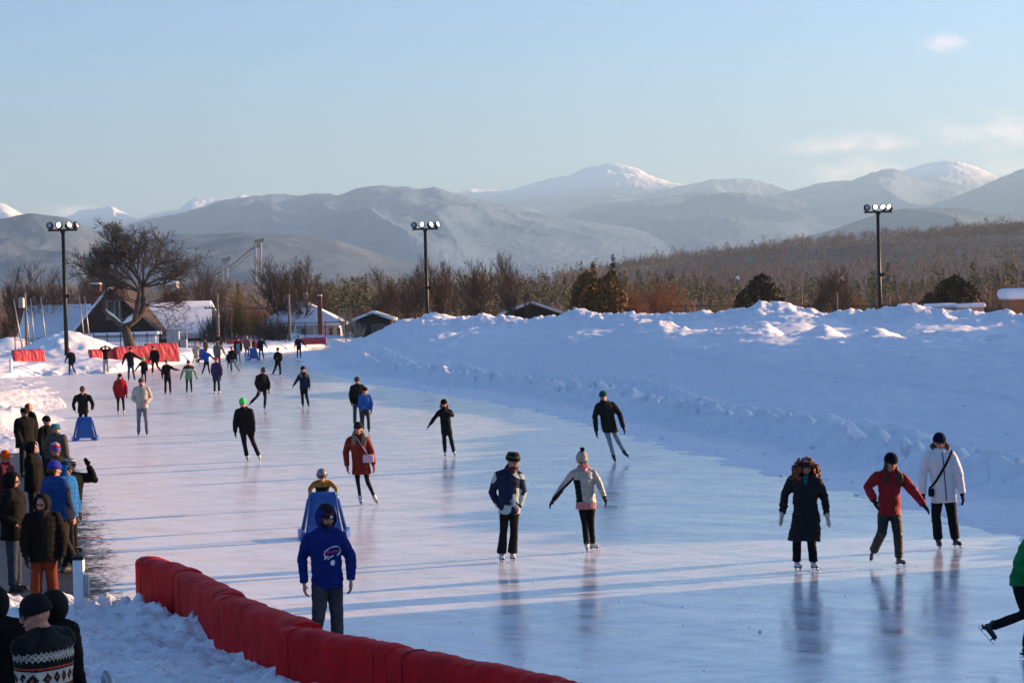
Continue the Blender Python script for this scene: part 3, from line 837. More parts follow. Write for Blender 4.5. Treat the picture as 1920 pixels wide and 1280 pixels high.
def windows(root, origin, Y, rects, M=M_FRAME):
    for (x0, y0, x1, y1) in rects:
        a = at(x0, y0, Y) - origin; b = at(x1, y1, Y) - origin
        cx, cz = (a.x + b.x) / 2, (a.z + b.z) / 2; W, H = b.x - a.x, a.z - b.z
        m = MB()
        for dx in (-.5, .5): m.box((cx + dx * W, a.y, cz), (.1, .12, H + .1))
        for dz in (-.5, 0, .5): m.box((cx, a.y - .004, cz + dz * H), (W, .12, .09))
        f = m.build('window', M, root)
        m = MB(); m.box((cx, a.y + .05, cz), (W - .02, .05, H)); m.build('pane', M_GLASS, f)

def white_house():
    Y = 236; z0 = -2.5
    o0 = at(565, 600, Y); o0.z = z0
    root = empty('house', o0); tag(root, 'small white house with snowy hipped roof and a tall brick chimney', 'house')
    ap1 = at(556, 568, Y + 4) - o0; ap2 = at(572, 568, Y + 4) - o0
    el = at(478, 610, Y) - o0; er = at(645, 612, Y) - o0; ez = (el.z + er.z) / 2; el.z = er.z = ez; ap2.z = ap1.z
    w = 9.0
    m = MB()
    A, B = ap1, ap2; c = [el, er, er + Vector((0, w, 0)), el + Vector((0, w, 0))]
    slab(m, [c[0], c[1], B, A], .22); slab(m, [c[1], c[2], B + Vector((0, .01, 0))], .22); slab(m, [c[2], c[3], A + Vector((0, .02, 0)), B + Vector((0, .02, 0))], .22); slab(m, [c[3], c[0], A + Vector((0, .01, 0))], .22)
    m.build('roof', M_ROOFSNOW, root)
    m = MB(); m.box(((el.x + er.x) / 2 + .6, w / 2 + .2, ez / 2), (er.x - el.x - 2.4, w - 1.2, ez)); m.build('wall', M_WHITEW, root)
    rp = [at(563, 590, Y - .5) - o0, at(588, 600, Y - .5) - o0]
    m = MB(); s0 = at(560, 578, Y + 2) - o0; m.prism([s0, s0 + Vector((1.6, -.6, -1.7)), s0 + Vector((.4, -.8, -2.0)), s0 + Vector((-.1, -.2, -.6))], (0, -.1, .06)); m.build('bare_roof_patch', mat('bare_shingle', (.10, .09, .08), .9), root)
    for (x0, x1, yt, yb, mm) in ((569, 577, 552, 575, M_TAN), (595, 605, 556, 632, M_BRICK)):
        a = at(x0, yt, Y - 1 if mm is M_BRICK else Y + 3) - o0; b = at(x1, yb, Y - 1 if mm is M_BRICK else Y + 3) - o0
        m = MB(); m.box(((a.x + b.x) / 2, a.y, (a.z + b.z) / 2), (b.x - a.x, .6, a.z - b.z)); m.box(((a.x + b.x) / 2, a.y, a.z), (b.x - a.x + .12, .7, .16)); ch = m.build('chimney', mm, root)
        m = MB(); m.box(((a.x + b.x) / 2, a.y, a.z + .14), (b.x - a.x, .6, .12)); m.build('snow_cap', M_ROOFSNOW, ch)
    for x in (500, 525, 553, 590):
        a = at(x, 612, Y - .8) - o0; m = MB(); m.tube([(a.x, a.y, a.z), (a.x, a.y, 0)], .14, 10); m.build('porch_post', M_WHITEW, root, True)
    windows(root, o0, Y + .6, [(617, 615, 624, 628), (632, 615, 638, 628), (512, 618, 520, 630), (535, 618, 543, 630), (565, 617, 573, 630)])
white_house()

def low_house(px0, px1, ytop, yeave, Y, label, wallm, gable=True):
    a = at(px0, yeave, Y); b = at(px1, yeave, Y); o0 = Vector(((a.x + b.x) / 2, Y, -3)); W = b.x - a.x
    root = empty('house', o0); tag(root, label, 'house', None)
    zt = at((px0 + px1) / 2, ytop, Y).z + 3; ze = (a.z + b.z) / 2 + 3
    m = MB(); m.box((0, 3.4, ze / 2), (W - .8, 6.4, ze)); m.prism([(-W / 2 + .4, .2, ze), (W / 2 - .4, .2, ze), (0, .2, zt - .15)], (0, 6.3, 0)); m.build('wall', wallm, root)
    m = MB()
    for s in (-1, 1): slab(m, [(s * W / 2, -.5, ze - .1), (0, -.5, zt), (0, 7.2, zt), (s * W / 2, 7.2, ze - .1)], .25)
    m.build('roof', M_ROOFSNOW, root)
    m = MB(); m.box((W * .12, .1, ze - .9), (1.4, .1, .9)); f = m.build('window', M_FRAME, root)
    m = MB(); m.box((W * .12, .03, ze - .9), (1.2, .05, .75)); m.build('pane', M_GLASS, f)
low_house(660, 738, 587, 600, 228, 'low building with snowy roof half hidden by the left end of the snow bank', M_BROWN)
low_house(928, 1066, 568, 592, 232, 'low dark house with wide snowy gable roof behind the middle of the bank', M_BROWN)

def shed(px0, px1, yt, yb, Y, mm, name, label, cat, over=.25, snowh=.35, doors=True, group=None):
    a = at(px0, yt, Y); b = at(px1, yb, Y); W = b.x - a.x; z0 = -1.8; H = a.z - z0
    root = empty(name, ((a.x + b.x) / 2, Y, z0)); tag(root, label, cat, group)
    m = MB(); m.box((0, 1.5, H / 2), (W, 3, H)); m.build('body', mm, root)
    m = MB()
    m.box((0, 1.5, H + snowh / 2), (W + over, 3 + over, snowh)); m.build('snow_load', M_ROOFSNOW, root, bevel=snowh * .45)
    if doors:
        for s in (-.25, .25):
            m = MB(); m.box((s * W, -.02, H * .48), (W * .46, .05, H * .86)); m.build('door', mm, root, bevel=.01)
shed(1746, 1792, 577, 590, 185, M_TAN, 'cargo_trailer', 'tan box trailer with snow on its roof, lower one showing above the snow bank', 'trailer', group='snow topped trailers behind the bank')
shed(1801, 1846, 577, 600, 183, M_TAN, 'cargo_trailer', 'tan box trailer with a thick snow cap and a door seam, nearer the orange hut', 'trailer', group='snow topped trailers behind the bank')
shed(1894, 2000, 562, 600, 176, M_RUST, 'hut', 'orange brown hut under a heavy rounded snow load at the right edge', 'hut', .8, .95, False)
def tent():
    p = at(1879, 590, 180); root = empty('tent', (p.x, 180, -1.8)); tag(root, 'small red pointed tent top poking above the snow bank', 'tent')
    z = at(1879, 581, 180).z + 1.8
    m = MB(); m.tube([(0, 0, z), (0, 0, z - .8)], [.02, 1.3], 4, cap=False); m.tube([(0, 0, z - .8), (0, 0, 0.4)], [1.3, 1.25], 4); m.build('canopy', M_RED, root)
    m = MB(); m.tube([(0, 0, .4), (0, 0, 0)], .04, 6); m.build('pole', M_STEEL, root)
tent()

# ---------------------------------------------------------------- fences, cabinets, poles and wires
def railing(px0, px1, Yd, ytop0, ytop1, hgt, label, spacing=.14, posts=10):
    a = at(px0, ytop0, Yd); b = at(px1, ytop1, Yd); n = int((b.x - a.x) / spacing)
    root = empty('railing', (a.x, Yd, 0)); tag(root, label, 'fence')
    d = Vector((b.x - a.x, 0, b.z - a.z)); o0 = Vector((a.x, Yd, 0)); A = Vector((0, 0, a.z))
    m = MB()
    for dz in (0, -.18, -hgt + .12): m.tube([A + Vector((0, 0, dz)), A + d + Vector((0, 0, dz))], .028, 5)
    m.build('rail', M_BLACK, root)
    m = MB()
    for k in range(n + 1):
        p = A + d * (k / n); m.tube([p + Vector((0, 0, -.02)), p + Vector((0, 0, -hgt))], .014, 4, cap=False)
    o = m.build('balusters', M_BLACK, root); o['kind'] = 'stuff'
    for k in range(posts + 1):
        p = A + d * (k / posts); m = MB(); m.tube([p + Vector((0, 0, .12)), p + Vector((0, 0, -hgt - 1.2))], .05, 6); m.ball(p + Vector((0, 0, .15)), .07, 6); m.build('post', M_BLACK, root)
railing(28, 130, 203, 634, 634, 1.5, 'black metal railing on the far left behind the net poles', posts=4)
railing(176, 400, 203, 629, 625, 1.6, 'black metal railing in front of the snow covered house', posts=9)
def chainlink(px0, px1, Yd, yt0, yt1, hgt, label, n=6):
    a = at(px0, yt0, Yd); b = at(px1, yt1, Yd); root = empty('chain_link_fence', (a.x, Yd, 0)); tag(root, label, 'fence')
    A = Vector((0, 0, a.z)); d = Vector((b.x - a.x, 0, b.z - a.z))
    m = MB()
    for dz in (0, -hgt): m.tube([A + Vector((0, 0, dz)), A + d + Vector((0, 0, dz))], .03, 5)
    m.build('rail', M_BLACK, root)
    m = MB(); L = d.length; u = d / L; k = 0.0
    while k < L:
        m.tube([A + u * k, A + u * min(k + hgt, L) + Vector((0, 0, -min(hgt, L - k)))], .0045, 3, cap=False)
        m.tube([A + u * k + Vector((0, .01, -hgt)), A + u * min(k + hgt, L) + Vector((0, .01, -hgt + min(hgt, L - k)))], .0045, 3, cap=False)
        k += .16
    m.build('wire_mesh', M_BLACK, root)['kind'] = 'stuff'
    for k in range(n + 1):
        m = MB(); p = A + d * (k / n); m.tube([p + Vector((0, 0, .1)), p + Vector((0, 0, -hgt - 1))], .045, 6); m.build('post', M_BLACK, root)
chainlink(420, 648, 207, 609, 603, 2.5, 'tall black chain link fence behind the far bend', 6)
chainlink(1240, 1700, 170, 573, 573, 1.6, 'low dark chain link fence showing just above the snow bank on the right', 10)

def cabinets():
    for (x0, x1, yt, yb, op, lab) in ((312, 336, 621, 648, 1, 'tall grey electrical cabinet by the railing'), (337, 350, 636, 648, 0, 'small grey electrical cabinet under the metal frame')):
        a = at(x0, yt, 197); b = at(x1, yb, 197); W = b.x - a.x; H = a.z - b.z
        root = empty('electrical_cabinet', ((a.x + b.x) / 2, 197, b.z)); tag(root, lab, 'cabinet')
        m = MB(); m.box((0, .3, H / 2 - .2), (W, .6, H + .4)); m.build('body', mat('grey_cabinet', (.30, .33, .35), .6, .15, 3), root, bevel=.02)
        for s in (-.25, .25):
            m = MB(); m.box((s * W, -.02, H / 2), (W * .46, .04, H * .9)); dd = m.build('door', mat('grey_cabinet', (.3, .3, .3)), root)
            m = MB(); m.box((s * W * .3, -.06, H / 2), (.03, .04, .18)); m.build('handle', M_STEEL, dd)
    a = at(314, 619, 198); b = at(350, 619, 198)
    root = empty('metal_frame', (a.x, 198, 0)); tag(root, 'grey steel pipe frame standing over the electrical cabinets', 'frame')
    m = MB(); m.tube([(0, 0, .4), (0, 0, a.z), (b.x - a.x, 0, a.z), (b.x - a.x, 0, .4)], .07, 6); m.build('pipe', M_STEEL, root)
cabinets()

M_WOODP = mat('weathered_pole_wood', (.20, .165, .135), .9, .35, 2, .3, .03)
def utility_pole(px, yt, Y, label, arm=None, lamp=False, z0=-2.0, r=.15):
    t = at(px, yt, Y); root = empty('utility_pole', (t.x, Y, z0)); tag(root, label, 'utility pole', 'utility poles behind the rink'); H = t.z - z0
    m = MB(); m.tube([(0, 0, 0), (0, 0, H)], [r * 1.2, r * .8], 8); m.build('pole', M_WOODP, root, True)
    if arm:
        for (dz, w) in arm:
            m = MB(); m.box((0, -.15, H - dz), (w, .12, .14)); ar = m.build('crossarm', M_WOODP, root)
            for s in (-.45, -.3, .3, .45):
                m = MB(); m.tube([(s * w, -.15, H - dz + .06), (s * w, -.15, H - dz + .24)], [.05, .03], 6); m.build('insulator', M_BLACK, ar)
    return Vector((t.x, Y, t.z))
P1 = utility_pole(407, 550, 214, 'utility pole with a wide crossarm beside the snow covered house', [(1.45, 2.6)])
P2 = utility_pole(541, 551, 216, 'utility pole with no crossarm left of the white house')
P3 = utility_pole(1503, 537, 230, 'thin utility pole behind the snow bank, left of the right floodlight mast', r=.09)
P4 = utility_pole(1569, 548, 232, 'short utility pole just left of the right floodlight mast', r=.12)
P5 = utility_pole(47, 548, 206, 'utility pole with a transformer drum at the far left', r=.13)
def drum():
    p = at(42, 567, 205); m = MB(); m.tube([p + Vector((0, -.3, -.5)), p + Vector((0, -.3, .4))], .3, 10); m.tube([p + Vector((0, -.3, .4)), p + Vector((0, -.3, .55))], [.3, .08], 10); m.box(p + Vector((.1, -.12, .1)), (.12, .3, .12))
    tag(m.build('transformer', M_STEEL, smooth=False), 'grey transformer drum hung on the far left utility pole', 'transformer')
drum()
def wire(name, a, b, sag, label, r=.018):
    a = Vector(a); b = Vector(b); m = MB()
    m.tube([a.lerp(b, t / 24) - Vector((0, 0, sag * 4 * (t / 24) * (1 - t / 24))) for t in range(25)], r, 4)
    tag(m.build(name, M_BLACK, smooth=True), label, 'cable', 'overhead wires')
wire('power_line', P5 + Vector((0, 0, -.6)), P1 + Vector((-1, -.1, -1.3)), .8, 'overhead wire crossing in front of the house roof')
wire('power_line', P1 + Vector((1, 0, -1.2)), P2 + Vector((0, 0, -.8)), .5, 'upper overhead wire between the two left utility poles', .03)
wire('power_line', P1 + Vector((0, 0, -.4)), P2 + Vector((0, 0, -1.6)), .4, 'lower overhead wire between the two left utility poles', .03)
wire('power_line', P2 + Vector((0, 0, -1.0)), at(1240, 590, 226), 1.2, 'long overhead wire running from the white house behind the snow bank', .03)
wire('power_line', at(1230, 588, 226), P3 + Vector((0, 0, -.6)), 1.0, 'overhead wire rising to the thin pole behind the bank')
wire('power_line', P3 + Vector((0, 0, -.6)), P4 + Vector((0, 0, -.3)), .1, 'short overhead wire between the two right utility poles')
wire('power_line', P4 + Vector((0, 0, -.4)), at(1930, 574, 220), .9, 'overhead wire running right towards the orange hut')

def net():
    tops = [(25, 560, 40, 642), (46, 552, 56, 650), (57, 560, 64, 640), (76, 557, 86, 640), (148, 556, 158, 634), (158, 555, 168, 636)]
    for i, (x0, y0, x1, y1) in enumerate(tops):
        Yp = 185 + 3 * (i % 3)
        a = at(x0, y0, Yp); b = at(x1, y1, Yp); b2 = b + (b - a) * .3
        m = MB(); m.tube([b2, a], [.07, .05], 6)
        tag(m.build('net_pole', M_STEEL, smooth=True), ['outermost thin grey net pole at the left edge', 'grey net pole leaning in front of the transformer', 'thin grey net pole left of the leaning one by the roof', 'grey net pole leaning across the left roof slope', 'left grey net pole of the close pair beside the brown gable', 'right grey net pole of the close pair, hooked at its top'][i], 'pole', 'leaning net poles left of the house')
    # sports net hung between the poles
    A = at(48, 560, 188); B = at(160, 560, 188); C = at(170, 632, 188); D = at(58, 640, 188)
    m = MB()
    for k in range(61):
        t = k / 60; s = .5 * math.sin(t * 3.14)
        m.tube([A.lerp(B, t) - Vector((0, 0, s)), D.lerp(C, t)], .004, 3, cap=False)
    for k in range(41):
        t = k / 40; p, q = A.lerp(D, t), B.lerp(C, t)
        m.tube([p.lerp(q, j / 8) - Vector((0, 0, (1 - t) * .5 * math.sin(j / 8 * 3.14))) for j in range(9)], .004, 3, cap=False)
    tag(m.build('sports_net', mat('net_cord', (.16, .12, .11), .9)), 'fine brown sports net hanging between leaning poles at the left', 'net')
net()

def ski_jump():
    Y = 3000
    M = mat('weathered_concrete', (.30, .27, .26), .85, .2, .05)
    MD = mat('dark_steelwork', (.07, .07, .085), .8, .3, .05)
    for i, (xs, yt, yb, ramp, lab) in enumerate((((479, 489), 449, 540, [(490, 452), (470, 466), (450, 483), (425, 503), (398, 516)], 'tall ski jump tower with twin concrete legs and a long dark inrun'),
                                                ((( 417, 426)), 484, 540, [(426, 486), (410, 500), (396, 512), (380, 522)], 'lower ski jump tower left of the tall one'))):
        o0 = at(xs[0], yb, Y); root = empty('ski_jump_tower', o0); tag(root, lab, 'ski jump', 'ski jump towers')
        for x in xs:
            a = at(x, yt, Y) - o0; b = at(x, yb + 12, Y) - o0; m = MB(); m.tube([b, a], 1.5, 8); m.build('tower_leg', M, root, True)
        m = MB(); a = at(xs[0], yt + 3, Y) - o0; b = at(xs[1] + 3, yt + 3, Y) - o0
        m.box(((a.x + b.x) / 2, 0, a.z), (b.x - a.x, 6, 4)); m.box((b.x, 0, a.z + 1.5), (5, 5, 5)); m.build('cabin', MD, root)
        m = MB(); pts = [at(x, y, Y) - o0 for x, y in ramp]
        for k in range(len(pts) - 1):
            p, q = pts[k], pts[k + 1]; m.prism([p, q, q - Vector((0, 0, 2.2)), p - Vector((0, 0, 2.2 + (5 if k == 0 and i == 0 else 0)))], (0, 7, 0))
        pl = [p - Vector((0, 0, 7)) for p in pts[1:]]
        m.tube(pl, .5, 4)
        for k in range(len(pl)): m.tube([pts[k + 1], pl[k]], .4, 4)
        m.build('inrun', MD, root)
ski_jump()

# small things near the camera
def near_bits():
    p = gnd(147, 1040, 1.02); root = empty('timing_post', (p.x, p.y, 0)); tag(root, 'white square post with a black cap at the corner of the matting', 'post')
    m = MB(); m.box((0, 0, .48), (.135, .135, .96)); m.build('shaft', mat('white_plastic', (.68, .68, .72), .45, .08, 3), root, bevel=.006)
    m = MB(); m.box((0, 0, .985), (.15, .15, .045)); m.tube([(0, 0, 1.005), (0, 0, 1.03)], [.085, .02], 4); m.build('cap', M_BLACK, root)
    m = MB(); m.box((.10, -.02, .62), (.06, .09, .3)); m.build('sensor', mat('translucent_grey', (.35, .36, .38), .3), root, bevel=.015)
    a = at(196, 1262, 11.5); m = MB()
    rail = [a + Vector((-.012, .5, -1.2)), a + Vector((-.01, .1, -.2)), a + Vector((-.004, .02, -.03)), a + Vector((.012, -.02, .0)), a + Vector((.035, -.05, -.02)), a + Vector((.09, -.25, -.12)), a + Vector((.4, -1.6, -.7))]
    rt = empty('handrail', (0, 0, 0)); rt.location = rail[0]; rt.location.z = 1.0
    m.tube([q - rt.location for q in rail], .022, 12); m.build('tube', M_STEEL, rt, True)
    m = MB(); m.tube([Vector((0, 0, 0)), Vector((0, 0, -1.0))], .022, 10); m.build('upright', M_STEEL, rt, True)
    tag(rt, 'bent steel handrail end at the bottom edge in front of the snow', 'handrail')
    # orange cord / litter on the mats
    m = MB(); c = gnd(163, 1010); m.tube([c + Vector((-.25, 0, .02)), c + Vector((0, .05, .02)), c + Vector((.25, .02, .02))], .012, 6)
    tag(m.build('red_strap', mat('red_webbing', (.5, .03, .02), .7), smooth=True), 'short red strap lying on the black mats near the ice', 'strap')
near_bits()

# unseen building added outside the frame on the right to shade the nearest ice
def unseen_shade_building():
    x0, x1, y0, y1, h = 19.5, 34, 2, 36.6, 6.2
    root = empty('unseen_shade_building', ((x0 + x1) / 2, (y0 + y1) / 2, -.2)); tag(root, 'long brown building with a snowy roof, added out of view to shade the ice', 'building')
    W, L = x1 - x0, y1 - y0
    m = MB(); m.box((0, 0, h / 2), (W, L, h)); m.build('wall', M_BROWN, root)
    m = MB()
    for s in (-1, 1): slab(m, [(s * (W / 2 + .5), -L / 2 - .4, h - .1), (0, -L / 2 - .4, h + 1.6), (0, L / 2 + .4, h + 1.6), (s * (W / 2 + .5), L / 2 + .4, h - .1)], .3)
    m.build('roof', M_ROOFSNOW, root)
    for k in range(9):
        m = MB(); y = -L / 2 + 3 + k * 3.5; m.box((-W / 2 - .03, y, 2.4), (.1, 1.6, 1.4)); f = m.build('window', M_FRAME, root)
        m = MB(); m.box((-W / 2 - .09, y, 2.4), (.05, 1.35, 1.15)); m.build('pane', M_GLASS, f)
unseen_shade_building()
# ================================================================ trees
M_BARK = mat('bark', (.085, .065, .052), .9, .4, 3, .4, .03)
M_TWIG = mat('twigs', (.085, .060, .050), .9, .4, 1.2)
M_TWIG_R = mat('reddish_twigs', (.26, .115, .062), .9, .45, .8)
M_TWIG_G = mat('golden_twigs', (.24, .16, .06), .9, .4, .8)
M_BIRCH = mat('birch_bark', (.42, .36, .32), .8, .35, 3)
M_CEDAR = mat('rusty_cedar_foliage', (.075, .068, .026), .9, .5, .9, c2=(.24, .105, .032))
M_CEDARD = mat('dark_cedar_foliage', (.040, .034, .018), .9, .5, .9, c2=(.11, .052, .022))
M_PINE = mat('pine_foliage', (.028, .038, .016), .9, .5, .6, c2=(.085, .075, .025))

def grow(rnd, mbt, mbc, p, d, length, r, lvl, maxl, spread, up, kids, crook=.16, thick=1, tw=.012):
    n = 5 if lvl < 2 else 3
    pts = [p.copy()]; q = p.copy(); dd = d.copy()
    for k in range(n):
        dd = (dd + Vector((rnd.gauss(0, crook), rnd.gauss(0, crook), rnd.gauss(0, crook) + up * .12))).normalized()
        q = q + dd * (length / n); pts.append(q.copy())
    rs = [max(r * (1 - .55 * k / n), tw) for k in range(n + 1)]
    (mbt if lvl < thick else mbc).tube(pts, rs, 7 if lvl < 1 else (5 if lvl < 2 else 3), cap=lvl < 2)
    if lvl >= maxl: return
    m = kids[min(lvl, len(kids) - 1)]
    for k in range(m):
        t = .25 + .75 * (k + rnd.random() * .8) / m; t = min(t, .99)
        i = min(int(t * n), n - 1); bp = pts[i].lerp(pts[i + 1], t * n - i)
        ax = Vector((rnd.gauss(0, 1), rnd.gauss(0, 1), rnd.gauss(0, .35))).normalized()
        seg = (pts[i + 1] - pts[i]).normalized(); ax = (ax - seg * ax.dot(seg)).normalized()
        a = spread * rnd.uniform(.6, 1.25)
        nd = (seg * math.cos(a) + ax * math.sin(a) + Vector((0, 0, up * .18))).normalized()
        grow(rnd, mbt, mbc, bp, nd, length * rnd.uniform(.5, .78) * (1.08 - .25 * t), rs[i] * .62, lvl + 1, maxl, spread, up, kids, crook, thick, tw)

BARE_G = 'bare trees beyond the rink'
def bare_tree(px, ytop, wpx, Y, label, seed, mt=None, mc=None, stems=1, maxl=4, kids=(6, 5, 4, 3), up=1.0, name='bare_tree', cat='tree', z0=-2.0, group=BARE_G, spread=.65, r0=None):
    t = at(px, ytop, Y); H = t.z - z0; rnd = random.Random(seed)
    root = empty(name, (t.x, Y, z0)); tag(root, label, cat, group)
    W = wpx / F * Y; mbt, mbc = MB(), MB()
    for s in range(stems):
        if stems == 1: p = Vector((0, 0, 0)); d = Vector((rnd.gauss(0, .04), rnd.gauss(0, .04), 1)).normalized(); L = H * .74; r = r0 or H * .018
        else:
            x = rnd.uniform(-.5, .5) * W * .75; p = Vector((x, rnd.uniform(-.3, .3) * W, 0)); d = Vector((x / W * .7, rnd.gauss(0, .1), 1)).normalized(); L = H * rnd.uniform(.45, .68) * (1 - .5 * (abs(x) / (W * .5)) ** 2 * .6); r = r0 or .05
        grow(rnd, mbt, mbc, p, d, L, r, 0, maxl, spread, up, kids, .16 if stems > 1 else .12, 1 if stems > 1 else 2, .012 if stems > 1 else .02)
    # fit the crown to its measured outline
    allv = mbt.v + mbc.v
    zmax = max(v[2] for v in allv); xr = sorted(abs(v[0]) for v in allv)[int(len(allv) * .97)]
    sz = H / zmax; sx = (W / 2) / xr; sx = min(max(sx, .5), 2.2)
    for mb_ in (mbt, mbc): mb_.v = [(v[0] * sx, v[1] * sx, v[2] * sz) for v in mb_.v]
    mbt.build('trunk', mt or M_BARK, root, True); mbc.build('crown', mc or M_TWIG, root, True)
    return root

def big_tree():
    Y = 200; o0 = at(243, 652, Y); root = empty('bare_tree', o0)
    tag(root, 'big old bare tree with a split trunk and snow lying along its lower limbs', 'tree')
    def L(px, py, dy=0): return at(px, py, Y + dy) - o0
    rnd = random.Random(11); mbt, mbc, sn = MB(), MB(), MB()
    mbt.tube([L(246, 660), L(243, 645), L(238, 626), L(232, 612)], [.62, .52, .45, .42], 10)
    A = [L(232, 613), L(222, 606, -.3), L(212, 596, -.6), L(203, 590, -.8), L(195, 581, -1), L(197, 560, -1), L(200, 530, -.5), L(203, 500), L(202, 470)]
    B = [L(233, 614), L(245, 606, .2), L(256, 598, .4), L(264, 588, .6), L(269, 572, .7), L(267, 552, .6), L(268, 536, .5)]
    C = [L(252, 601, .2), L(256, 585, 0), L(258, 567, -.2), L(262, 548, -.3)]
    mbt.tube(A, [.28, .24, .22, .2, .16, .12, .1, .08, .04], 7); mbt.tube(B, [.34, .31, .29, .28, .27, .25, .22], 8); mbt.tube(C, [.28, .24, .22, .2], 7)
    sn.tube([p + Vector((0, 0, .2)) for p in A[:5]], [.1, .2, .2, .18, .08], 6)
    sn2 = MB(); sn2.tube([p + Vector((-.1, 0, .34)) for p in B[:4]], [.16, .34, .3, .1], 6)
    up = Vector((0, 0, 1))
    for q, dirs, ln, r in ((B[-1], [(-.1, 0, 1), (.55, .3, .8), (1, -.2, .35), (-.6, .3, .8), (.25, .1, 1), (1, .3, .0), (.8, -.5, .6)], 4.0, .15), (C[-1], [(-.2, .2, 1), (-.9, -.2, .6), (-.35, .5, .9), (-.8, .2, .4), (-.5, .3, .9)], 3.7, .13),
                           (C[2], [(-1, .2, .1), (-1, -.3, .5)], 2.4, .07), (B[4], [(1, .2, .05), (1, -.3, .4), (.9, .4, -.15)], 3.3, .09),
                           (A[-3], [(-.3, .2, 1), (.2, -.3, 1), (-.8, 0, .6)], 2.6, .06), (A[-1], [(-.1, 0, 1), (.4, .2, 1)], 2.0, .04)):
        for d in dirs:
            grow(rnd, mbt, mbc, q, Vector(d).normalized(), ln * rnd.uniform(.85, 1.15), r * .85, 1, 5, .75, .35, (0, 6, 5, 4, 3), .2, 2)
    mbt.build('trunk', M_BARK, root, True); mbc.build('crown', M_TWIG, root, True)
    sn.build('snow_on_limb', M_ROOFSNOW, root, True); sn2.build('snow_on_limb', M_ROOFSNOW, root, True)
big_tree()

for i, a in enumerate([
    (12, 497, 70, 240, 'bare tree half cut by the left edge of the photo'), (75, 478, 120, 232, 'wide bare tree behind the left roof slope, left of the black mast'),
    (141, 492, 62, 236, 'small forked bare tree just right of the left black mast'), (190, 440, 60, 252, 'tall narrow bare tree behind the brick chimney'),
    (362, 468, 56, 262, 'thin pale bare tree above the right end of the snowy house roof'), (396, 500, 60, 250, 'bare tree between the big tree and the lower ski jump'),
    (516, 466, 90, 238, 'bare tree with upright twin leaders right of the tall ski jump'), (553, 470, 84, 240, 'bare tree leaning right above the white house'),
    (604, 520, 60, 250, 'low bare tree right of the white house chimneys'), (722, 494, 90, 236, 'broad bare tree left of the middle mast'),
    (763, 460, 84, 228, 'crooked tall bare tree immediately left of the middle mast'), (826, 484, 70, 232, 'crooked bare tree immediately right of the middle mast'),
    (905, 478, 90, 226, 'spreading bare tree left of the pair behind the middle of the bank'), (972, 464, 86, 222, 'tallest bare tree with a curved trunk behind the middle of the bank'),
    (1568, 492, 70, 250, 'bare tree left of the right floodlight mast'), (1525, 512, 60, 256, 'low bare tree left of the thin utility pole')]):
    bare_tree(*a, seed=20 + i, maxl=4, kids=(9, 6, 5, 4), r0=.30 if a[1] < 485 else .22, spread=.6)
TH = 'brown thickets behind the rink'
for i, (px, yt, w, Y, mc, lab) in enumerate([
    (40, 540, 120, 250, M_TWIG_R, 'reddish brown thicket behind the left roof slope'), (130, 548, 90, 252, M_TWIG_R, 'reddish thicket behind the left mast'),
    (330, 556, 110, 256, M_TWIG, 'grey brown thicket above the ridge of the snowy house'), (402, 560, 70, 222, M_TWIG, 'dark thicket round the crossarm utility pole'),
    (445, 520, 54, 224, M_TWIG_G, 'golden thicket right of the crossarm utility pole'), (478, 555, 80, 228, M_TWIG_R, 'brown thicket below the tall ski jump'),
    (515, 575, 70, 222, M_TWIG, 'brushy thicket in front of the white house'), (575, 560, 70, 262, M_TWIG_R, 'thicket behind the white house chimneys'),
    (655, 560, 50, 226, M_BIRCH, 'pale birch clump at the left end of the snow bank'), (700, 560, 90, 244, M_TWIG, 'low brown thicket behind the low snowy building'),
    (860, 562, 110, 240, M_TWIG, 'brown thicket right of the middle mast'), (1020, 565, 60, 238, M_TWIG, 'low thicket between the tallest bare tree and the cedars'),
    (1190, 522, 70, 236, M_TWIG_R, 'reddish thicket right against the cedars'), (1250, 516, 90, 240, M_TWIG_R, 'reddish brown thicket rising alone right of the cedars'),
    (1340, 556, 90, 250, M_TWIG_G, 'low golden thicket left of the round brown cedar'), (1480, 540, 70, 246, M_TWIG_R, 'reddish thicket right of the round brown cedar'),
    (1610, 540, 80, 248, M_TWIG_G, 'golden brown thicket touching the right floodlight mast'), (1690, 552, 90, 250, M_TWIG, 'brown thicket between the right mast and the big round cedar'),
    (1870, 540, 80, 246, M_TWIG, 'brown thicket between the big round cedar and the orange hut')]):
    bare_tree(px, yt, w, Y, lab, seed=70 + i, mt=M_BARK if mc is not M_BIRCH else M_BIRCH, mc=mc, stems=5 if mc is M_BIRCH else 13, maxl=3, kids=(7, 5, 4), name='thicket', cat='thicket', group=TH, spread=.4, r0=.05)

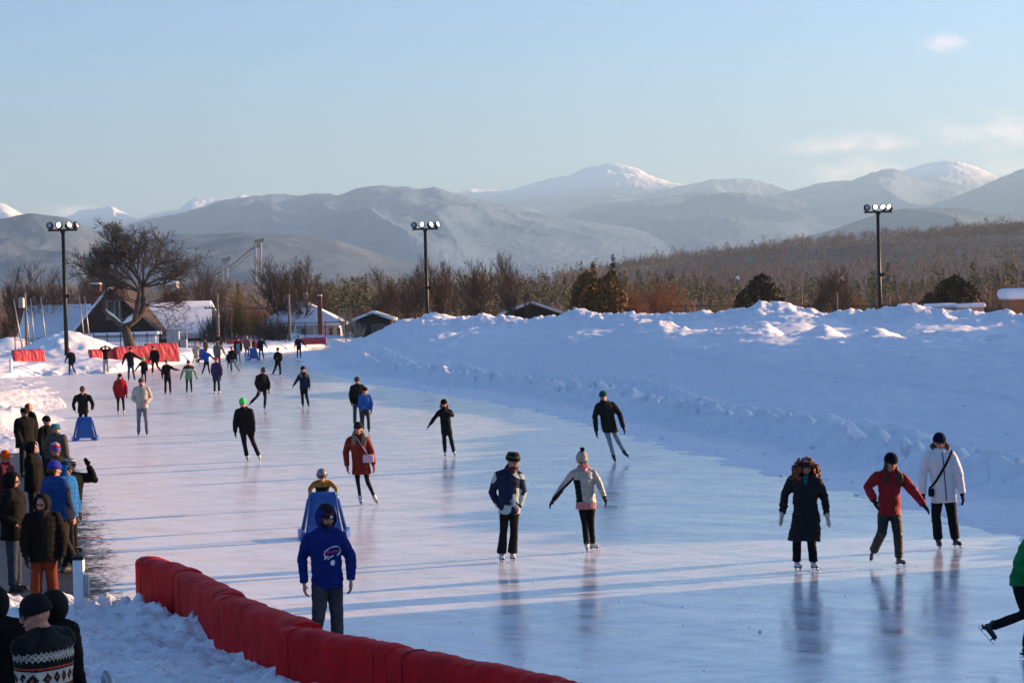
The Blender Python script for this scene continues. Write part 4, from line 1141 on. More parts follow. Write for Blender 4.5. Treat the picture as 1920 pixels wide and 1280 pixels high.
def tris_crown(rng, n, shape, W, D, H, size, flat=.35, z0=0.0):
    """leaf clumps through a crown volume; shape 'cone' or 'dome'"""
    u = rng.rand(n); th = rng.rand(n) * 2 * np.pi
    if shape == 'cone':
        z = 1 - np.sqrt(u); rad = (1 - z) * (.55 + .45 * np.abs(np.sin(z * 38 + th * 2))) * rng.rand(n) ** .35
    else:
        z = u; rad = np.sqrt(np.clip(1 - (z * 1.02) ** 2.3, 0, 1)) * rng.rand(n) ** .3
        rad = rad * (1 + .18 * np.sin(th * 3 + z * 5) + .12 * np.sin(th * 7 + z * 13))
    c = np.stack([np.cos(th) * rad * W / 2, np.sin(th) * rad * D / 2, z * H + z0], 1)
    a = rng.randn(n, 3); a /= np.linalg.norm(a, axis=1)[:, None]; b = rng.randn(n, 3); b -= a * (a * b).sum(1)[:, None]; b /= np.linalg.norm(b, axis=1)[:, None]
    if shape == 'cone': a[:, 2] *= flat; b[:, 2] *= flat
    s = size * (.5 + rng.rand(n))[:, None]
    v = np.stack([c + a * s, c - a * s * .5 + b * s * .6, c - a * s * .5 - b * s * .6], 1).reshape(-1, 3)
    return v

def evergreen(px, ytop, wpx, Y, shape, material, label, seed, n=2600, size=.28, z0=-2.0, name='cedar_tree', group='cedars and spruces behind the bank'):
    t = at(px, ytop, Y); H = t.z - z0; W = wpx / F * Y; rng = np.random.RandomState(seed)
    root = empty(name, (t.x, Y, z0)); tag(root, label, 'tree', group)
    v = tris_crown(rng, n, shape, W, W * .9, H - .4, size, .4, .4)
    mesh_obj('crown', v, np.arange(len(v)).reshape(-1, 3), material, root, smooth=False)
    m = MB(); m.tube([(0, 0, 0), (0, 0, H * .9)], [.22, .05], 7); m.build('trunk', M_BARK, root, True)
evergreen(1100, 508, 78, 226, 'dome', M_CEDAR, 'broad rusty green cedar at the left of the evergreen clump', 1)
evergreen(1112, 484, 78, 228, 'cone', M_CEDAR, 'rusty pointed cedar in the middle of the evergreen clump', 2, 3400)
evergreen(1148, 472, 74, 230, 'cone', M_PINE, 'dark green pointed spruce topping the evergreen clump', 3, 2400, name='spruce_tree')
evergreen(1142, 512, 80, 224, 'dome', M_CEDAR, 'rounded rusty cedar low at the right of the evergreen clump', 4)
evergreen(1428, 514, 92, 226, 'dome', M_CEDARD, 'round dark brown cedar alone in the middle of the right half', 5, 3000)
evergreen(1394, 545, 50, 224, 'dome', M_CEDARD, 'small dark cedar at the left foot of the round brown one', 6, 1200)
evergreen(1790, 518, 112, 224, 'dome', M_CEDARD, 'big round dark cedar behind the tan trailers', 7, 4200)
evergreen(1742, 552, 50, 222, 'dome', M_CEDARD, 'small dark cedar at the left foot of the big round one', 8, 1400)
evergreen(445, 518, 36, 234, 'cone', mat('larch_foliage', (.12, .085, .03), .9, .4, .6), 'golden green pointed tree behind the golden thicket', 9, 1500, size=.22)

# ---------------------------------------------------------------- woods far off, each read as one mass
def wood(name, n, pxr, Yr, hr, kind, material, seed, hfun=None, per=46, density=None, bw=.022):
    rng = np.random.RandomState(seed)
    px = rng.uniform(*pxr, n); Y = np.sqrt(rng.uniform(Yr[0] ** 2, Yr[1] ** 2, n)); X = (px - 960) / F * Y
    if density is not None:
        k = rng.rand(n) < density(px, X, Y); X, Y = X[k], Y[k]
    Z = valley_h(X, Y); n = len(X)
    H = rng.uniform(hr[0], hr[1], n) * (1 + .25 * vnoise(X * .02, Y * .01))
    vs = []
    if kind == 'conifer':
        fat = rng.uniform(.13, .27, n); pw = rng.uniform(.5, 1.1, n); lo = rng.uniform(.05, .3, n); ph = rng.rand(n) * 6
        for j in range(per):
            z = rng.rand(n) ** .85; th = rng.rand(n) * 6.283
            rad = (1 - z) ** pw * H * fat * (.15 + .85 * rng.rand(n) ** .5) * (1 + .25 * np.sin(th * 2 + z * 9 + ph))
            s = H * (.026 if per > 100 else .04) * (1.2 - z * .5)
            c = np.stack([X + np.cos(th) * rad, Y + np.sin(th) * rad, Z + H * (lo + (.98 - lo) * z)], 1)
            o = rng.randn(n, 3, 3) * np.array([1.0, 1.0, .6]) * s[:, None, None]
            vs.append((c[:, None, :] + o).reshape(-1, 3))
    else:
        for j in range(per):
            th = rng.rand(n) * 6.283; t = rng.rand(n); rad = H * .30 * rng.rand(n) ** .5
            b = np.stack([X + np.cos(th) * rad * .45, Y + np.sin(th) * rad * .45, Z + H * (.25 + .5 * t * (1 - rad / H))], 1)
            e = np.stack([X + np.cos(th) * rad * 1.2, Y + np.sin(th) * rad * 1.2, b[:, 2] + H * (.10 + .14 * rng.rand(n))], 1)
            w = (H * bw)[:, None] * np.stack([np.cos(th * 3), np.sin(th * 3), 0 * th], 1)
            vs.append(np.stack([b - w, b + w, e], 1).reshape(-1, 3))
    v = np.concatenate(vs)
    o = mesh_obj(name, v, np.arange(len(v)).reshape(-1, 3), material, smooth=False); o['kind'] = 'stuff'
M_WC = mat('conifer_wood', (.050, .055, .026), .95, .5, .06, c2=(.20, .155, .06), coord='Object')
M_WB = mat('bare_wood', (.19, .115, .08), .95, .4, .02, c2=(.30, .19, .14), coord='Object')
M_WB2 = mat('bare_wood_pale', (.12, .075, .062), .95, .4, .01, c2=(.23, .155, .13), coord='Object')
def dens_pine(px, X, Y):
    return np.clip(.55 + 1.2 * vnoise(X * .02, Y * .008), .05, 1) * np.where(px < 560, .25, 1) 
wood('pine_wood', 2300, (520, 2050), (420, 900), (7, 12.5), 'conifer', M_WC, 1, per=230, density=dens_pine)
wood('bare_wood', 2000, (-500, 2400), (330, 760), (5, 8.5), 'bare', M_WB, 2, per=110, bw=.006, density=lambda px, X, Y: np.where((px > 560) & (px < 1150), .45, 1))
def dens_hill(px, X, Y): return np.where(px < 1050, .3, 1.0)
wood('bare_wood', 10500, (-300, 2350), (900, 2500), (10, 15), 'bare', M_WB2, 3, per=60, bw=.008, density=dens_hill)
wood('pine_wood', 3200, (-500, 2400), (900, 2450), (12, 19), 'conifer', M_WC, 4, per=40, density=lambda px, X, Y: np.clip(.25 + 1.6 * vnoise(X * .006, Y * .003), 0, 1) * np.where(px < 1050, .7, 1))
def horizon_rooftops():
    for i, (px, py, w) in enumerate(((322, 529, 20), (300, 531, 12), (1384, 521, 5), (1580, 522, 6))):
        p = at(px, py, 700); root = empty('far_house', (p.x, p.y, p.z - 4)); W = w / F * 700
        tag(root, ['long snowy roof far off behind the big bare tree', 'shorter snowy roof far off left of the long one', 'tiny snowy roof in the woods left of the round brown cedar', 'tiny snowy roof in the woods left of the right mast'][i], 'house', 'snowy roofs far off in the woods')
        m = MB(); m.box((0, 1.5, 2.6), (W, 5, 1.2)); m.build('wall', M_TAN, root)
        m = MB(); slab(m, [(-W / 2, -1.4, 3.2), (W / 2, -1.4, 3.2), (W / 2, 1.5, 4.3), (-W / 2, 1.5, 4.3)], .3); slab(m, [(-W / 2, 4.4, 3.2), (W / 2, 4.4, 3.2), (W / 2, 1.51, 4.3), (-W / 2, 1.51, 4.3)], .3); m.build('roof', M_ROOFSNOW, root)
horizon_rooftops()
# ================================================================ people
def voxel(mb, name, size, material, parent=None, smooth=3, fold=None, mats=None, paint=None):
    """fuse the collected shapes into one continuous skin"""
    me = bpy.data.meshes.new('t'); me.from_pydata(mb.v, [], mb.f); me.update()
    o = bpy.data.objects.new('t', me); COL.objects.link(o)
    r = o.modifiers.new('r', 'REMESH'); r.mode = 'VOXEL'; r.voxel_size = size; r.adaptivity = 0
    if smooth: s_ = o.modifiers.new('s', 'SMOOTH'); s_.factor = .5; s_.iterations = smooth
    dg = bpy.context.evaluated_depsgraph_get()
    m2 = bpy.data.meshes.new_from_object(o.evaluated_get(dg)); bpy.data.objects.remove(o); bpy.data.meshes.remove(me)
    m2.name = name
    n = len(m2.vertices)
    if fold:
        co = np.empty(n * 3); m2.vertices.foreach_get('co', co); co = co.reshape(-1, 3)
        no = np.empty(n * 3); m2.vertices.foreach_get('normal', no); no = no.reshape(-1, 3)
        co = co + no * fold(co)[:, None]
        m2.vertices.foreach_set('co', co.ravel()); m2.update()
    m2.materials.clear()
    for q in (mats or [material]): m2.materials.append(q)
    if paint:
        c = np.empty(len(m2.polygons) * 3); m2.polygons.foreach_get('center', c); c = c.reshape(-1, 3)
        m2.polygons.foreach_set('material_index', paint(c).astype(np.int32))
    m2.polygons.foreach_set('use_smooth', [True] * len(m2.polygons))
    ob = bpy.data.objects.new(name, m2); COL.objects.link(ob); ob.parent = parent
    return ob

def fabric(c, rough=.88, name=None, var=.35, scale=7, b=.3, sheen=0):
    c = tuple(x * (.62 if max(c) < .05 else 1) for x in c)
    k = name or 'cloth_%02x%02x%02x' % tuple(int(min(1, x) * 255) for x in c)
    return mat(k, c, rough, var, scale, b, .012, spec=.12)

def clothfold(seed, amp, puff=0.0, S=1.0, band=.085):
    def f(co):
        x, y, z = co[:, 0], co[:, 1], co[:, 2]
        wob = vnoise(x * 5 + seed, z * 5 + y * 4)
        n = vnoise(x * 7 + seed + y * 3, z * 5 + y * 5)
        c1 = 1 - 2 * np.abs(vnoise(x * 11 + z * 6 + seed + wob, z * 10 - x * 5 + y * 6 + seed)) ** .7
        c2 = 1 - 2 * np.abs(vnoise(x * 20 - z * 12 + seed * 2, z * 19 + y * 16 + wob)) ** .7
        d = amp * (.8 * n + .75 * c1 * (.6 + .6 * wob) + .35 * c2)
        if puff: d = d * .6 + puff * (np.abs(np.sin(z * math.pi / (band * S) + .7 * n)) ** .5 - .6)
        return d
    return f

def hand(mb, W, d, T, med, s, curl=.5, fat=1.0, mitten=False):
    d = d.normalized(); T = (T - d * T.dot(d)).normalized(); n = d.cross(T).normalized()
    if n.dot(med) < 0: n = -n
    q = Matrix((T, d, n)).transposed()
    if mitten:
        mb.ball(W + d * .075 * s, (.050 * s, .085 * s, .030 * s), 10, rot=q)
        mb.tube([W + d * .03 * s + T * .03 * s, W + d * .065 * s + T * .058 * s, W + d * .095 * s + T * .062 * s], [.019 * s, .019 * s, .014 * s], 7)
        return
    mb.ball(W + d * .048 * s, (.040 * s * fat ** .5, .056 * s, .019 * s * fat), 10, rot=q)
    for k, (off, L) in enumerate(((.029, .066), (.010, .076), (-.009, .070), (-.027, .055))):
        p = W + d * .086 * s + T * off * s; ps = [p - d * .02 * s, p]; a = .15 + .1 * k * curl
        for j in range(3):
            a += curl * (.42 if j else .3); p = p + (d * math.cos(a) + n * math.sin(a)) * L * s * (.42, .32, .26)[j]; ps.append(p)
        mb.tube(ps, [.0095 * s * fat, .0092 * s * fat, .0088 * s * fat, .008 * s * fat, .0065 * s * fat], 6)
    p = W + d * .028 * s + T * .030 * s
    mb.tube([p, p + (d * .55 + T * .75 + n * .25) * .034 * s, p + (d * .62 + T * .62 + n * .4) * .064 * s], [.013 * s * fat, .011 * s * fat, .008 * s * fat], 6)

SKIN = mat('skin', (.52, .225, .145), .55, .18, 18, spec=.35)
M_EYE = mat('eye', (.02, .015, .012), .2, .1, 5, spec=.6)
M_LIP = mat('lips', (.36, .11, .09), .5, .1, 5)
M_SHADES = mat('dark_lens', (.012, .012, .016), .12, .1, 5, spec=.8)
M_WBOOT = mat('white_leather', (.62, .60, .57), .45, .12, 20, spec=.4)
M_BBOOT = mat('black_boot', (.025, .026, .032), .5, .3, 20)
M_GBOOT = mat('grey_boot', (.10, .105, .115), .6, .3, 20)
M_BLADE = mat('steel_blade', (.45, .46, .48), .25, .2, 8, metal=.9)
M_HOLDER = mat('pale_blade_holder', (.40, .42, .46), .4, .2, 8)
M_SOLE = mat('brown_sole', (.06, .035, .025), .6, .3, 8)
HAIR = {'brown': mat('brown_hair', (.075, .030, .015), .6, .5, 30), 'dark': mat('dark_hair', (.018, .013, .011), .6, .4, 30), 'auburn': mat('auburn_hair', (.20, .045, .018), .55, .5, 30),
        'blond': mat('blond_hair', (.26, .17, .09), .6, .4, 30), 'grey': mat('grey_hair', (.25, .23, .21), .7, .4, 30)}

TPL = {'hd': (0, .925), 'nk': (0, .855), 'sa': (-.105, .815), 'sb': (.105, .815), 'ea': (-.138, .645), 'eb': (.138, .645), 'wa': (-.132, .49), 'wb': (.132, .49),
       'ha': (-.052, .515), 'hb': (.052, .515), 'ka': (-.062, .29), 'kb': (.062, .29), 'fa': (-.07, .075), 'fb': (.07, .075)}
PEOPLE = []
def person(label,  feet=None, top=None, headx=None, stature=None, gz=0.0, yaw=0.0, hy=None, pitch=8, skin=SKIN, jacket=None, pants=(.02, .02, .022), legr=(.085, .066, .060), boots='white',
           hat=None, hair=None, gloves=(.015, .015, .017), mitten=False, shades=False, beard=None, scarf=None, fur=None, hoodup=None, J=None, toe=(None, None), lean=0.0, group=None, curl=.5,
           cat='person', bulk=1.0, hooddown=None, rootshift=0, wid=1.0, headscale=1.0, extra=None, Yfix=None, fine=None):
    rnd = random.Random(label)
    if feet is None:
        r = ray(headx, top); Yd = Yfix or (gz + stature - CAM_H) / (r.z / r.y)
        t = at(headx, top, Yd); base = Vector((t.x, Yd, gz)); H = stature if not Yfix else t.z - gz
    else:
        base = gnd(feet[0], feet[1], gz); Yd = base.y
        H = stature or at(feet[0], top, Yd).z - gz
    S = H / 1.78; Sh = (.35 + .65 * S) * headscale * 1.07
    lod = .0115 if Yd < 30 else (.014 if Yd < 46 else (.019 if Yd < 80 else (.028 if Yd < 115 else .036)))
    lod = fine or lod
    bear = math.atan2(base.x, base.y)
    root = empty('person', base, -bear); tag(root, label, cat, group)
    yr = R(yaw); hyr = R(hy if hy is not None else yaw)
    fw = Vector((math.sin(yr), -math.cos(yr), 0))
    P = {}
    for k, (x, z) in TPL.items():
        x *= wid; P[k] = Vector((x * math.cos(yr), x * math.sin(yr), z)); P[k].x += lean * z
        if k[0] in 'ew': P[k] += fw * (.02 + (rnd.uniform(0, .06) if k[0] == 'w' else rnd.uniform(-.02, .02))) + Vector((rnd.uniform(-.012, .012), 0, rnd.uniform(-.01, .012)))
    for k, v in (J or {}).items():
        if k == 'pocket': continue
        P[k] = Vector((v[0], v[2] if len(v) > 2 else P[k].y, v[1]))
    if boots in ('white', 'black', 'grey', 'hockey'):
        for k in ('fa', 'fb'):
            if P[k].z < .1: P[k].z = .0735
    else:
        for k in ('fa', 'fb'):
            if P[k].z < .1: P[k].z = .046
    P = {k: v * H for k, v in P.items()}
    sm = (P['sa'] + P['sb']) / 2; hm = (P['ha'] + P['hb']) / 2; km = (P['ka'] + P['kb']) / 2; nk = P['nk']; hd = P['hd'] - Vector((0, 0, .01 * H))
    sd = (P['sb'] - P['sa']); sd.z = 0
    ty = math.atan2(sd.y, sd.x)
    U = Vector((0, 0, 1)); pr = R(pitch)
    Fh = Vector((math.sin(hyr) * math.cos(pr), -math.cos(hyr) * math.cos(pr), -math.sin(pr))); Rh = Fh.cross(U).normalized() * -1; Uh = (Rh.cross(Fh)).normalized() 
    if Uh.z < 0: Uh = -Uh
    HQ = Matrix((Rh, Fh, Uh)).transposed()
    if HQ.determinant() < 0: HQ = Matrix((-Rh, Fh, Uh)).transposed()
    def hp(r_, f_, u_): return hd + (Rh * r_ + Fh * f_ + Uh * u_) * Sh
    # ---- body, one continuous skin
    mb = MB()
    mb.ball(hp(0, -.012, .012), (.074 * Sh, .094 * Sh, .100 * Sh), 14, rot=HQ); mb.ball(hp(0, .028, -.050), (.052 * Sh, .058 * Sh, .058 * Sh), 12, rot=HQ)
    mb.ball(hp(0, .096, -.018), (.013 * Sh, .022 * Sh, .022 * Sh), 8, rot=HQ); mb.ball(hp(0, .074, .020), (.048 * Sh, .018 * Sh, .013 * Sh), 8, rot=HQ)
    mb.ball(hp(0, .080, -.060), (.022 * Sh, .012 * Sh, .012 * Sh), 8, rot=HQ); mb.ball(hp(0, .068, -.088), (.020 * Sh, .020 * Sh, .016 * Sh), 8, rot=HQ)
    for s in (-1, 1): mb.ball(hp(.075 * s, -.01, -.012), (.012 * Sh, .020 * Sh, .031 * Sh), 8, rot=HQ); mb.ball(hp(.040 * s, .060, -.028), (.022 * Sh, .022 * Sh, .024 * Sh), 8, rot=HQ)
    mb.tube([hd - Uh * .05 * Sh - Fh * .01, nk, sm + Vector((0, 0, -.02))], [.055 * Sh, .058 * Sh, .075 * Sh], 10)
    def ringloft(mb, secs, yw, n=16):
        k = len(mb.v); c, s = math.cos(yw), math.sin(yw)
        for (ctr, rx, ry) in secs:
            for j in range(n):
                a = 2 * math.pi * j / n; ca, sa = math.cos(a), math.sin(a)
                ex = 1.0; x = rx * math.copysign(abs(ca) ** .85, ca); y = ry * math.copysign(abs(sa) ** .85, sa)
                mb.v.append((ctr.x + x * c - y * s, ctr.y + x * s + y * c, ctr.z))
        m = len(secs)
        up_ = secs[-1][0].z > secs[0][0].z
        for i in range(m - 1):
            for j in range(n):
                q = (k + i * n + j, k + i * n + (j + 1) % n, k + (i + 1) * n + (j + 1) % n, k + (i + 1) * n + j)
                mb.f.append(q if up_ else q[::-1]); mb.m.append(0)
        f0 = tuple(k + j for j in reversed(range(n))); f1 = tuple(k + (m - 1) * n + j for j in range(n))
        mb.f.append(f0 if up_ else f0[::-1]); mb.f.append(f1 if up_ else f1[::-1]); mb.m += [0, 0]
    L = lambda t: sm.lerp(hm, t)
    ringloft(mb, [(hm - U * .03 * S, .14 * S, .09 * S), (L(.6), .125 * S, .085 * S), (L(.25), .15 * S, .095 * S), (sm + U * .01 * S, .13 * S, .07 * S)], ty)
    for a in 'ab':
        s_, e_, w_ = P['s' + a], P['e' + a], P['w' + a]
        s_ = s_.lerp(sm, .05) - U * .028 * S
        mb.tube([s_, s_.lerp(e_, .5), e_, e_.lerp(w_, .4), w_], [.05 * S, .045 * S, .038 * S, .036 * S, .026 * S], 9); mb.ball(s_, .052 * S, 8)
        h_, k_, f_ = P['h' + a], P['k' + a], P['f' + a]
        mb.tube([h_, h_.lerp(k_, .5), k_, k_.lerp(f_, .35), f_, f_ - U * .03 * S], [legr[0] * .85 * S, legr[0] * .78 * S, legr[1] * .78 * S, min(.046, legr[1] * .74) * S, min(.030, legr[2] * .8) * S, .026 * S], 9); mb.ball(h_, legr[0] * .85 * S, 8)
        mb.ball(f_ + fw * .02 * S - U * .03 * S, (.022 * S, .022 * S, .02 * S), 8)
    tips = {}
    for a, sg in (('a', 1), ('b', -1)):
        w_ = P['w' + a]; d = (w_ - P['e' + a]).normalized(); tips[a] = (w_, d)
        med = Vector((math.cos(yr) * sg, math.sin(yr) * sg, 0))
        hidden = J and J.get('pocket')
        if gloves is None: hand(mb, w_, d, fw + Vector((0, 0, .05)), med, S * 1.05, curl)
        else: mb.ball(w_ + d * .05 * S, (.03 * S, .03 * S, .03 * S), 8)
    body = voxel(mb, 'body', min(lod, .009) if (gloves is None and Yd < 46) else lod, skin, root, 2)
    if Yd < 75 and not shades:
        for s in (-1, 1):
            m = MB(); m.ball(hp(.030 * s, .082, .002), (.013 * Sh, .009 * Sh, .008 * Sh), 8, rot=HQ); m.build('eye', M_EYE, root, True)
    if Yd < 60:
        m = MB(); m.ball(hp(0, .0915, -.060), (.020 * Sh, .005 * Sh, .006 * Sh), 8, rot=HQ); m.build('mouth', M_LIP, root, True)
    # ---- trousers
    def legs():
        m = MB(); rp = mat_pants = None
        for a in 'ab':
            h_, k_, f_ = P['h' + a], P['k' + a], P['f' + a]; e = f_.lerp(k_, .04)
            h_ = h_.lerp(hm, .12)
            m.tube([h_ - U * .01, h_.lerp(k_, .25), h_.lerp(k_, .6), k_, k_.lerp(e, .5), e], [legr[0] * .93 * S, legr[0] * 1.05 * S, legr[0] * .94 * S, legr[1] * S, (legr[1] + legr[2]) / 2 * S, legr[2] * S], 12); m.ball(h_, legr[0] * .95 * S, 10); m.ball(k_, legr[1] * 1.01 * S, 10)
        ringloft(m, [(hm - U * .07 * S, .13 * S * bulk, .11 * S), (hm, .150 * S * bulk, .11 * S), (hm + U * .05 * S, .135 * S * bulk, .10 * S)], ty)
        return m
    if pants is not None:
        pm = pants if hasattr(pants, 'node_tree') else fabric(pants, .8)
        voxel(legs(), 'trousers', lod * 1.1, pm, root, 2, clothfold(rnd.random() * 50, .006))
    # ---- footwear
    for a, tv in (('a', toe[0]), ('b', toe[1])):
        f_ = P['f' + a]; k_ = P['k' + a]
        sh = (k_ - f_).normalized()
        if tv is None: td = (fw - sh * fw.dot(sh)); 
        else: td = Vector((math.sin(R(tv[0])) * math.cos(R(tv[1])), -math.cos(R(tv[0])) * math.cos(R(tv[1])), math.sin(R(tv[1]))))
        td.normalize()
        if tv is None:
            td.z = max(min(td.z, .25), -.25); td.normalize()
        sd_ = td.cross(sh).normalized(); dn = td.cross(sd_).normalized()
        if dn.z > 0 and abs(td.z) < .8: dn = -dn
        if tv is not None and dn.dot(sh) > 0: dn = -dn
        Q = Matrix((sd_, td, -dn)).transposed()
        bs = S * (1.0 if S > .8 else 1.15)
        ank = f_
        m = MB(); m.tube([ank - dn * .075 * bs + (-td) * .005, ank, ank + dn * .02 * bs], [.050 * bs, .045 * bs, .047 * bs], 9)
        m.ball(ank + dn * .030 * bs - td * .02 * bs, (.037 * bs, .045 * bs, .035 * bs), 9, rot=Q); m.ball(ank + dn * .036 * bs + td * .065 * bs, (.040 * bs, .080 * bs, .028 * bs), 10, rot=Q)
        m.ball(ank + dn * .038 * bs + td * .115 * bs, (.038 * bs, .045 * bs, .025 * bs), 9, rot=Q)
        skate = boots in ('white', 'black', 'grey', 'hockey')
        bm_ = {'white': M_WBOOT, 'black': M_BBOOT, 'grey': M_GBOOT, 'hockey': M_BBOOT, 'shoe': M_GBOOT, 'darkshoe': M_BBOOT}[boots]
        bo = voxel(m, 'skate' if skate else 'shoe', max(lod * .7, .010), bm_, root, 1)
        if skate:
            m = MB(); c = ank + dn * .063 * bs + td * .04 * bs
            m.box(c + dn * .0, (.052 * bs, .24 * bs, .012 * bs), Q); m.box(c - td * .085 * bs + dn * .008 * bs, (.045 * bs, .06 * bs, .022 * bs), Q)
            m.build('sole', M_SOLE if boots == 'white' else M_BBOOT, bo, bevel=.003)
            m = MB(); cb = c + dn * .045 * bs + td * .005
            m.tube([cb - td * .135 * bs, cb - td * .10 * bs + dn * .008 * bs, cb + td * .10 * bs + dn * .008 * bs, cb + td * .14 * bs - dn * .008 * bs], [(.013 * bs, .004 * bs)] * 4, 6)
            for o_ in (-.08, .085):
                m.tube([c + td * o_ * bs, c + td * o_ * bs + dn * .045 * bs], [.016 * bs, .010 * bs], 6)
            m.build('blade', M_HOLDER if boots in ('hockey', 'grey') else M_BLADE, bo, True)
            if Yd < 50:
                m = MB()
                for q in range(4):
                    cc = ank - dn * (.05 - q * .022) * bs + td * (.047 + (.012 * q if q > 1 else 0)) * bs; m.tube([cc - sd_ * .022 * bs, cc + td * .004 + sd_ * .022 * bs], .0035, 4)
                m.build('laces', M_WBOOT if boots != 'white' else M_STEEL, bo)
        else:
            m = MB(); m.box(ank + dn * .066 * bs + td * .035 * bs, (.078 * bs, .25 * bs, .014 * bs), Q); m.build('sole', M_BBOOT if boots == 'shoe' else M_SOLE, bo, bevel=.006)
    # ---- jacket
    jk = dict(c=(.02, .02, .022), hem=.455, puff=0.0, arm=1.0, flare=1.0, amp=.008, c2=None, rough=.8); jk.update(jacket or {})
    m = MB(); b = bulk; jm = jk['c'] if hasattr(jk['c'], 'node_tree') else fabric(jk['c'], jk['rough'])
    hemz = jk['hem'] * H; t0 = hm.z
    low = hm.copy()
    if hemz < t0:
        t = min((t0 - hemz) / max(t0 - km.z, .01), 1.3); low = hm.lerp(km, t)
    low = Vector((low.x, low.y, hemz))
    fl = jk['flare']
    secs = [(low, .175 * S * b * fl * wid, .135 * S * b * fl)]
    if hemz < t0 - .06 * S: secs.append(((low + hm) / 2, .172 * S * b * (1 + (fl - 1) * .5) * wid, .13 * S * b * (1 + (fl - 1) * .5)))
    secs += [(hm + U * .05 * S, .165 * S * b * wid, .128 * S * b), (L(.55), .160 * S * b * wid, .122 * S * b), (L(.22), .180 * S * b * wid, .130 * S * b), (sm - U * .01 * S, .165 * S * b * wid, .105 * S * b), (sm + U * .035 * S, .085 * S * b, .078 * S * b), (nk + U * .012 * S, .066 * S, .07 * S)]
    secs = [x for i, x in enumerate(secs) if i == 0 or x[0].z > secs[i - 1][0].z + .004]
    ringloft(m, secs, ty, 18)
    ar = jk['arm'] * (1 + (b - 1) * .6)
    for a in 'ab':
        s_, e_, w_ = P['s' + a], P['e' + a], P['w' + a]; cu = w_.lerp(e_, .04)
        s2 = s_.lerp(sm, .05) - U * .028 * S
        m.tube([s2, s2.lerp(e_, .25), s2.lerp(e_, .6), e_, e_.lerp(cu, .5), cu], [.070 * S * ar, .076 * S * ar, .070 * S * ar, .062 * S * ar, .057 * S * ar, .049 * S * ar], 11); m.ball(s2, (.073 * S * ar, .073 * S * ar, .068 * S * ar), 10); m.ball(e_, .057 * S * ar, 8)
        m.tube([nk - U * .015 * S, s2 + U * .018 * S], [.052 * S, .050 * S * ar], 9)
    if hooddown: m.ball(nk - fw * .085 * S - U * .01 * S, (.11 * S, .075 * S, .075 * S), 10, rot=Matrix.Rotation(ty, 3, 'Z'))
    mats_ = [jm]; paint = None
    if jk.get('paint'):
        mats_ += [fabric(x) if not hasattr(x, 'node_tree') else x for x in jk['pc']]; pf = jk['paint']
        paint = lambda c: pf(c / H, c)
    jo = voxel(m, 'jacket' if jk['hem'] > .38 else 'coat', lod, jm, root, 2, clothfold(rnd.random() * 60, jk['amp'] * (1 if Yd < 90 else .6), jk['puff'] * S, S), mats=mats_, paint=paint)
    root['_j'] = jo.name
    if jk.get('hemband'):
        z1 = hemz - jk['hemband'][1] * H; mm = MB(); lw = Vector((low.x, low.y, z1))
        ringloft(mm, [(lw, .178 * S * b * wid, .135 * S * b), (low + U * .03, .170 * S * b * wid, .13 * S * b)], ty, 18)
        voxel(mm, 'shirt_hem', lod, fabric(jk['hemband'][0]), root, 1, clothfold(3, .006))
    # ---- gloves
    if gloves is not None:
        gm = gloves if hasattr(gloves, 'node_tree') else fabric(gloves, .7)
        for a, sg in (('a', 1), ('b', -1)):
            if J and J.get('pocket') and a in J['pocket']: continue
            w_, d = tips[a]; mm = MB()
            mm.tube([w_ - d * .05 * S, w_ + d * .02 * S], [.047 * S, .036 * S], 9)
            hand(mm, w_ + d * .005, d, fw + Vector((0, 0, .05)), Vector((math.cos(yr) * sg, math.sin(yr) * sg, 0)), S * 1.12, curl, 1.35, mitten)
            voxel(mm, 'mitten' if mitten else 'glove', min(lod, .012) if Yd < 60 else lod * .8, gm, root, 1)
    # ---- headwear and hair
    def lathe(prof, c, mats=None, mi=None, n=20, Q=HQ):
        mm = MB(); k = 0
        for (z, r, ry) in prof:
            for j in range(n):
                a = 2 * math.pi * j / n; mm.v.append(tuple(c + Q @ Vector((math.cos(a) * r * Sh, math.sin(a) * ry * Sh, z * Sh))))
        for i in range(len(prof) - 1):
            for j in range(n): mm.f.append((i * n + j, i * n + (j + 1) % n, (i + 1) * n + (j + 1) % n, (i + 1) * n + j)); mm.m.append(mi[i] if mi else 0)
        mm.f.append(tuple((len(prof) - 1) * n + j for j in range(n))); mm.m.append(mi[-1] if mi else 0)
        return mm
    if hat:
        kind, hc = hat[0], hat[1]; opt = hat[2] if len(hat) > 2 else {}
        hm_ = hc if hasattr(hc, 'node_tree') else fabric(hc, .95, scale=30, b=.5)
        if kind == 'beanie':
            tl = opt.get('tall', 1.0); w = .088 * opt.get('w', 1)
            prof = [(.012, w * 1.02, .108), (.016, w * 1.09, .116), (.062, w * 1.08, .114), (.066, w * 1.01, .106), (.095 * tl, w * .93, .098), (.122 * tl, w * .72, .076), (.138 * tl, w * .42, .044), (.146 * tl, w * .08, .008)]
            ms = [hm_] + [fabric(x, .95, scale=30, b=.5) for x in opt.get('bands', [])]; mi = opt.get('mi', [0] * 8)
            ho = lathe(prof, hd - Fh * .012 * Sh).build('hat', None, root, True, mats=ms) if not opt.get('mi') else lathe(prof, hd - Fh * .012 * Sh, mi=mi).build('hat', None, root, True, mats=ms)
            if opt.get('pom'):
                mm = MB(); mm.ball(hd + Uh * (.165 * tl) * Sh - Fh * .012, .042 * Sh, 10); voxel(mm, 'pompom', .010 if Yd < 60 else .02, fabric(opt['pom'], 1), ho, 0, lambda c: .008 * vnoise(c[:, 0] * 90, c[:, 2] * 90 + c[:, 1] * 50))
        elif kind == 'fleece':
            prof = [(.012, .092, .112), (.02, .108, .126), (.075, .108, .126), (.085, .095, .11), (.125, .082, .095), (.132, .03, .03)]
